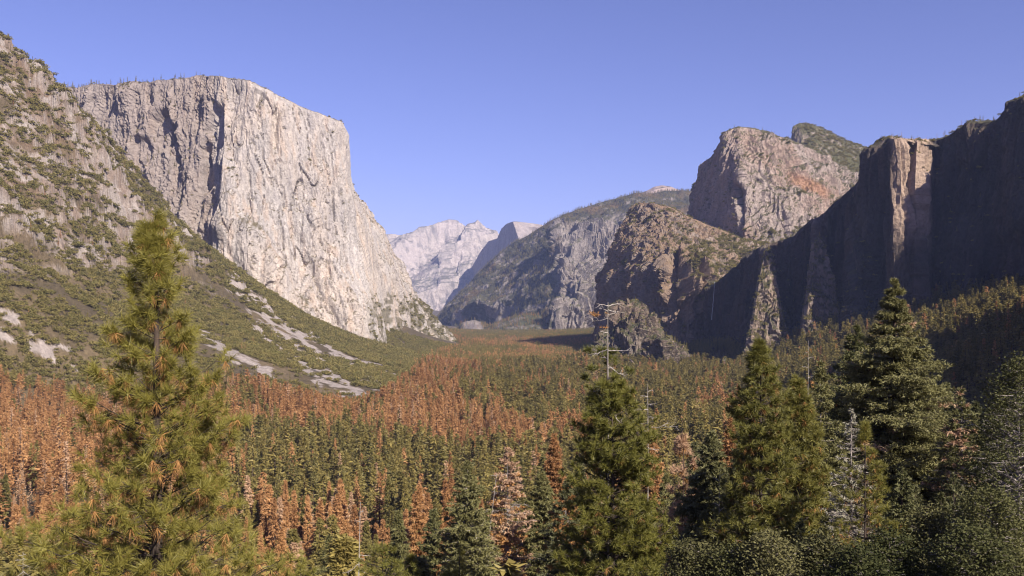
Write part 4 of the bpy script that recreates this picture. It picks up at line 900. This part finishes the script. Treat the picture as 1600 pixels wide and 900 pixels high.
# 1 the big pine on the left
hero('pine_tree', 'tall near pine with long green needle tufts and rusty dry needles, left foreground', 243, 15.5,
     [(333, 3), (352, 22), (385, 38), (430, 49), (480, 58), (520, 66), (600, 90), (700, 112), (800, 134), (860, 156), (980, 180)], 'pine', M_PINE, M_TRUNK, 11, nb=480, twigs=12, needles=54, nl=.20, nw=.0095, up=.42, gap=.12, trunk_r=.17, dead=.22, limb_min=.15)
# 2 pine with a long bare top
hero('pine_tree', 'green pine whose bleached bare top sticks up like a mast, centre right', 957, 50,
     [(592, 12), (625, 34), (660, 48), (700, 60), (760, 66), (820, 74), (900, 88), (960, 95)], 'pine', M_PINE, M_TRUNK, 23, nb=560, twigs=12, needles=40, nl=.36, nw=.036, up=.25, gap=.12, trunk_r=.24, dead=.05, limb_min=.2, bare_limbs=.05)
snag('dead_treetop', 'bleached mast like dead top with crooked limbs rising from green pine', 950, 50.6, 472, 5,
     [(478, -20, 3), (478, 22, 4), (484, 26, -4), (486, -14, 4), (492, 16, 3), (520, -14, 2), (498, -26, -4), (545, -30, -9), (547, 38, 0), (560, -12, 1), (570, 34, -18), (575, 10, 0), (592, 18, -2), (598, -24, -12), (604, 38, -30), (615, -20, -16), (628, 26, -34), (645, -45, -36)],
     trunk_r=.12, tuft=[(492, -26, 9, 5, .22), (512, -8, 4, 3, .18)])
hero('pine_tree', 'green limb tips of the pine just behind the bleached mast like top', 948, 53, [(548, 4), (556, 40), (575, 46), (600, 40), (620, 30)], 'pine', M_PINE_DK, M_TRUNK, 27, nb=26, twigs=9, needles=30, nl=.36, nw=.034, up=.1, gap=0, trunk_r=.2, limb_min=.6)
# twin pines
hero('pine_tree', 'yellow green tufted pine, left one of the two twin pines', 1188, 56,
     [(536, 6), (560, 20), (600, 34), (660, 48), (720, 58), (800, 66), (900, 74)], 'pine', M_PINE_DK, M_TRUNK, 31, nb=480, twigs=10, needles=38, nl=.42, nw=.04, up=.2, gap=.18, trunk_r=.22, dead=.12, limb_min=.2, bare_limbs=.05)
hero('pine_tree', 'yellow green tufted pine, right one of the two twin pines', 1246, 60,
     [(590, 6), (620, 20), (680, 36), (740, 46), (800, 52), (900, 62)], 'pine', M_PINE_DK, M_TRUNK, 37, nb=460, twigs=10, needles=38, nl=.44, nw=.042, up=.2, gap=.18, trunk_r=.22, dead=.18, limb_min=.2, bare_limbs=.05)
# the tall firs
hero('fir_tree', 'tallest dense dark fir with pyramid crown breaking the shaded wall behind', 1397, 75,
     [(437, 4), (455, 12), (480, 22), (510, 34), (540, 48), (580, 64), (620, 78), (660, 92), (720, 104), (800, 112), (900, 116)], 'fir', M_FIR, M_TRUNK, 41, nb=900, twigs=17, needles=30, nl=.27, nw=.085, up=.12, gap=.06, trunk_r=.42, dead=.04, fol2=M_TAN)
hero('fir_tree', 'dark fir leaning on the left shoulder of the tallest fir', 1338, 84,
     [(510, 4), (540, 18), (580, 34), (640, 52), (720, 66), (800, 76), (900, 84)], 'fir', M_FIR, M_TRUNK, 43, nb=520, twigs=14, needles=26, nl=.30, nw=.09, up=.12, gap=.08, trunk_r=.36)
hero('fir_tree', 'slim green fir beside the cone topped snag', 1282, 66,
     [(566, 3), (590, 12), (630, 26), (690, 36), (760, 44), (850, 52)], 'fir', M_FIR, M_GREYB, 47, nb=300, twigs=10, needles=16, nl=.30, nw=.10, up=.12, gap=.12, trunk_r=.22)
snag('dead_treetop', 'thin dark dead top dotted with cones above the slim green fir', 1263, 62, 532, 8, [(545, 6, 3), (552, -6, 2), (560, 7, 2), (575, -8, 2), (590, 9, 1), (610, -12, 0), (640, 14, -3)], .08, tuft=[(548, 3, 7, 3, .10), (556, -3, 6, 3, .10), (600, 3, 8, 4, .2)])
hero('fir_tree', 'silvery half dead fir with pale twigs between tall fir and twin pines', 1330, 47,
     [(640, 3), (665, 10), (700, 20), (750, 32), (800, 42), (860, 50)], 'fir', M_SILV, M_GREYB, 53, nb=240, twigs=9, needles=9, nl=.17, nw=.055, up=.02, gap=.1, trunk_r=.15, bare_limbs=.55)
hero('pine_tree', 'small olive pine standing in front of the tallest fir', 1352, 43,
     [(664, 5), (700, 20), (740, 34), (790, 46), (850, 58), (900, 64)], 'pine', M_PINE, M_TRUNK, 59, nb=190, twigs=9, needles=28, nl=.26, nw=.022, up=.15, gap=.12, trunk_r=.14, dead=.2, limb_min=.25)
hero('fir_tree', 'brownish thinning fir between tallest fir and right edge oaks', 1503, 66,
     [(608, 4), (640, 18), (690, 34), (750, 48), (820, 58), (900, 66)], 'fir', M_FIR, M_GREYB, 61, nb=330, twigs=10, needles=15, nl=.30, nw=.10, up=.12, gap=.12, trunk_r=.24, dead=.35, fol2=M_TAN)
hero('fir_tree', 'short dark fir at the foot of the black slope', 1462, 78,
     [(640, 3), (670, 14), (720, 30), (790, 44), (880, 56)], 'fir', M_DKFIR, M_TRUNK, 67, nb=300, twigs=10, needles=16, nl=.34, nw=.12, up=.12, gap=.1, trunk_r=.24)
# orange topped pine and dark fir next to it
hero('dead_pine_tree', 'dying pine with clumps of orange needles on bare dark trunk', 1068, 88,
     [(682, 8), (700, 20), (730, 28), (770, 30), (800, 36), (840, 40), (900, 36)], 'pine', M_TAN, M_TRUNK, 71, nb=90, twigs=9, needles=22, nl=.60, nw=.055, up=.1, gap=.15, trunk_r=.24, limb_min=.5, fol2=M_RUST, dead=.4)
hero('fir_tree', 'very dark fir right of the orange needled dying pine', 1112, 82,
     [(676, 4), (700, 16), (740, 30), (800, 44), (860, 54), (920, 60)], 'fir', M_DKFIR, M_TRUNK, 73, nb=420, twigs=11, needles=17, nl=.36, nw=.13, up=.12, gap=.06, trunk_r=.3)
snag('dead_tree', 'twisted white snag standing before the very dark fir', 1124, 58, 742, 12, [(748, 10, 8), (752, -12, 6), (770, 12, 4), (790, -10, 4), (800, 16, 8), (820, -14, 2), (845, 12, 6)], .08, crooked=.12)
snag('dead_tree', 'slender bare white snag with short level limbs behind the green pine', 1012, 84, 600, 14,
     [(612, 8, 2), (620, -12, 2), (632, 14, 1), (640, -18, 0), (652, 12, 1), (662, -22, -1), (668, 46, 2), (674, -30, 4), (684, 14, 0), (690, -14, -1), (700, 18, -3), (720, -16, -3)], .15)
# pair on the left of the centre
hero('dead_fir_tree', 'half bare fir with peach coloured dry foliage and black trunk', 793, 128,
     [(700, 5), (720, 16), (750, 24), (790, 32), (840, 36), (900, 40)], 'fir', M_TAN, M_GREYB, 79, nb=300, twigs=9, needles=12, nl=.40, nw=.17, up=.08, gap=.2, trunk_r=.36, bare_limbs=.2, dead=.3)
snag('dead_tree', 'leaning barkless white pole beside the peach coloured dry fir', 776, 126, 740, 18, [(744, -8, 1), (742, 6, 0)], .22, lean=.12)
hero('fir_tree', 'grey green fir with pale twigs left of the leaning white pole', 731, 122,
     [(722, 4), (750, 16), (790, 30), (840, 42), (910, 52)], 'fir', M_FIR, M_GREYB, 83, nb=420, twigs=10, needles=15, nl=.42, nw=.16, up=.1, gap=.08, trunk_r=.36)
hero('fir_tree', 'green fir between the peach coloured dry fir and the rusty spire', 846, 132,
     [(738, 4), (765, 16), (800, 28), (850, 36), (910, 44)], 'fir', M_FIR, M_TRUNK, 89, nb=380, twigs=10, needles=15, nl=.44, nw=.17, up=.1, gap=.08, trunk_r=.36)
hero('dead_fir_tree', 'pointed rusty red dead conifer spire behind the green fir', 866, 190,
     [(678, 3), (700, 9), (740, 16), (780, 21), (830, 24)], 'fir', M_DEAD, M_TRUNK, 97, nb=420, twigs=9, needles=12, nl=.55, nw=.24, up=.1, gap=.08, trunk_r=.4)
hero('fir_tree', 'dark mottled fir just left of the green snag topped pine', 884, 118,
     [(752, 4), (780, 16), (820, 30), (870, 40), (920, 46)], 'fir', M_DKFIR, M_GREYB, 101, nb=360, twigs=10, needles=14, nl=.42, nw=.16, up=.1, gap=.1, trunk_r=.3, dead=.25)
snag('dead_tree', 'thin leaning bleached snag among orange dead conifers', 563, 68, 784, 20, [(800, 6, 1), (815, -7, 1), (868, 20, -2), (880, -24, -14), (874, 8, 2), (890, 14, -3)], .14, lean=.02)
snag('dead_tree', 'small bare white sapling with level ribs in lower left corner', 36, 42, 862, 22, [(866, 6, 0), (868, -6, 0), (873, 11, -1), (874, -11, -1), (882, 17, -4), (883, -16, -4), (893, 24, -9), (894, -23, -10)], .07)
for (px_, D_, tp_, hw_, lab) in ((718, 62, 856, 34, 'bright yellow green young pine tip at the bottom edge below the leaning pole'), (598, 60, 846, 46, 'bright young pine tip right of the thin leaning snag'), (642, 66, 868, 30, 'smaller bright pine tip further right of the thin leaning snag'), (470, 60, 874, 40, 'bright pine tip at the bottom edge right of the big pine')):
    hero('young_pine_tree', lab, px_, D_, [(tp_, 3), (tp_+15, hw_*.4), (tp_+40, hw_*.85), (tp_+80, hw_*1.2)], 'pine', M_PINE, M_TRUNK, px_, nb=80, twigs=8, needles=26, nl=.34, nw=.032, up=.2, gap=.05, trunk_r=.16, limb_min=.25)
# second-line firs filling the lower middle and right of the frame
FILL = [(678, 150, 792, 30, 'g'), (655, 175, 760, 22, 'o'), (622, 165, 800, 26, 'g'), (905, 150, 716, 24, 'd'), (540, 170, 812, 24, 'o'), (515, 160, 838, 26, 'g'), (440, 150, 828, 26, 'o'), (1040, 120, 742, 32, 'g'), (1150, 100, 712, 34, 'd'), (1085, 150, 690, 26, 'd'), (1215, 95, 690, 30, 'd'), (1140, 170, 655, 26, 'o'),
        (1300, 100, 640, 34, 'd'), (1440, 105, 618, 30, 'd'), (1480, 115, 600, 26, 'g'), (1000, 100, 778, 36, 'd'), (760, 140, 800, 32, 'g'), (820, 140, 808, 32, 'd'), (1270, 80, 700, 40, 'd'), (1545, 90, 640, 36, 'd'), (700, 150, 770, 22, 'o'), (1020, 180, 668, 22, 'o'), (1565, 110, 600, 30, 'g')]
KF = {'g': ('fir_tree', M_FIR, 'green'), 'd': ('fir_tree', M_DKFIR, 'dark green'), 'o': ('dead_fir_tree', M_DEAD, 'orange dead')}
FILL += [(1525, 74, 628, 34, 'd'), (1575, 66, 690, 40, 'g'), (1425, 82, 660, 34, 'g'), (1170, 76, 640, 30, 'g'), (1225, 84, 655, 34, 'g'), (1310, 70, 740, 40, 'd'), (1160, 66, 760, 36, 'd'), (1060, 100, 770, 34, 'd'), (1490, 58, 740, 40, 'd'), (1210, 62, 780, 36, 'g'), (960, 80, 800, 40, 'd'), (1380, 60, 790, 40, 'd')]
FILL += [(1470, 50, 770, 36, 'g'), (1300, 54, 790, 36, 'g'), (1590, 56, 700, 44, 'd'), (1250, 52, 810, 34, 'd'), (1410, 56, 730, 34, 'g'), (1100, 60, 800, 34, 'g'), (1550, 50, 800, 40, 'g')]
FILL += [(1596, 60, 588, 44, 'd'), (1560, 68, 628, 34, 'g'), (1128, 72, 770, 34, 'g'), (1430, 64, 760, 36, 'd'), (1515, 60, 760, 38, 'g')]
FILL.sort()
for n_, (px_, D_, tp_, hw_, k_) in enumerate(FILL):
    nm, mt_, cw = KF[k_]
    hero(nm, '%s fir, %s from left in the middle distance second line' % (cw, ORD[n_] if n_ < 20 else ('twenty '+ORD[n_-20]) if n_ < 30 else ('thirty '+ORD[n_-30])), px_, D_, [(tp_, 3), (tp_+20, hw_*.32), (tp_+60, hw_*.7), (tp_+120, hw_*1.0), (tp_+200, hw_*1.25)], 'fir', mt_, M_TRUNK, 200+n_, nb=330, twigs=9, needles=13,
         nl=.0036*D_, nw=.0014*D_, up=.1, gap=.08, trunk_r=.3, group='second line of firs below the viewpoint')
# live oaks along the bottom and at the right edge
OAKS = [(1592, 44, [(566, 6), (590, 30), (620, 50), (680, 74), (760, 92), (860, 110), (940, 120)], M_OAK, 'broad glossy live oak filling the right edge, its top beside the black slope', 420),
        (1548, 40, [(770, 10), (792, 28), (830, 46), (880, 60), (940, 70)], M_OAK, 'rounded dark live oak below the right edge oak', 300),
        (1452, 42, [(800, 12), (820, 30), (856, 46), (900, 60), (940, 70)], M_OAKG, 'greyish speckled live oak under the tallest fir', 300),
        (1390, 36, [(840, 14), (860, 34), (900, 50), (940, 60)], M_OAK, 'low speckled live oak in front of the olive pine', 200),
        (1290, 38, [(846, 14), (866, 34), (900, 50), (940, 60)], M_OAKG, 'pale grey oak bush below the twin pines on the right', 220),
        (1205, 36, [(838, 12), (858, 30), (895, 46), (940, 56)], M_OAKG, 'pale grey oak bush directly below the twin pines', 220),
        (1145, 37, [(858, 14), (875, 30), (905, 44), (940, 50)], M_OAK, 'darker oak bush in the gap left of the twin pines', 150),
        (1085, 38, [(852, 14), (872, 34), (905, 48), (940, 58)], M_OAKG, 'pale oak bush below the orange needled dying pine', 180),
        (1515, 34, [(832, 14), (850, 40), (890, 60), (940, 70)], M_OAK, 'lowest oak bush near the right corner', 200),
        (1340, 33, [(862, 14), (880, 34), (910, 50), (940, 56)], M_OAK, 'small dark oak bush on the bottom edge', 140)]
for n_, (px_, D_, pf, mt_, lab, nb_) in enumerate(OAKS):
    hero('oak_tree' if n_ < 3 else 'oak_bush', lab, px_, D_, pf, 'oak', mt_, M_GREYB, 300+n_, nb=nb_, twigs=12, needles=11, nl=.15, nw=.07, up=-.45, gap=.22, trunk_r=.16, limb_min=.3, category='oak' if n_ < 3 else 'bush')
# --- the valley haze: one closed box round everything, sky outside
def haze():
    x0, x1, y0, y1, z0, z1 = -24000, 24000, -300, 23500, -900, 1900
    V = np.array([[x, y, z] for x in (x0, x1) for y in (y0, y1) for z in (z0, z1)])
    Fc = np.array([[0, 1, 3, 2], [4, 6, 7, 5], [0, 4, 5, 1], [2, 3, 7, 6], [0, 2, 6, 4], [1, 5, 7, 3]])
    me = mesh_np('haze', V, [Fc])
    m = bpy.data.materials.new('haze'); m.use_nodes = True; nt = m.node_tree; nt.nodes.remove(nt.nodes['Principled BSDF'])
    v = nt.nodes.new('ShaderNodeVolumePrincipled'); v.inputs['Color'].default_value = (.43, .53, .92, 1); v.inputs['Density'].default_value = HAZE_D
    v.inputs['Anisotropy'].default_value = 0.0
    nt.links.new(v.outputs[0], nt.nodes['Material Output'].inputs['Volume'])
    link('haze', me, m, kind='stuff')
HAZE_D = 2.3e-5
haze()
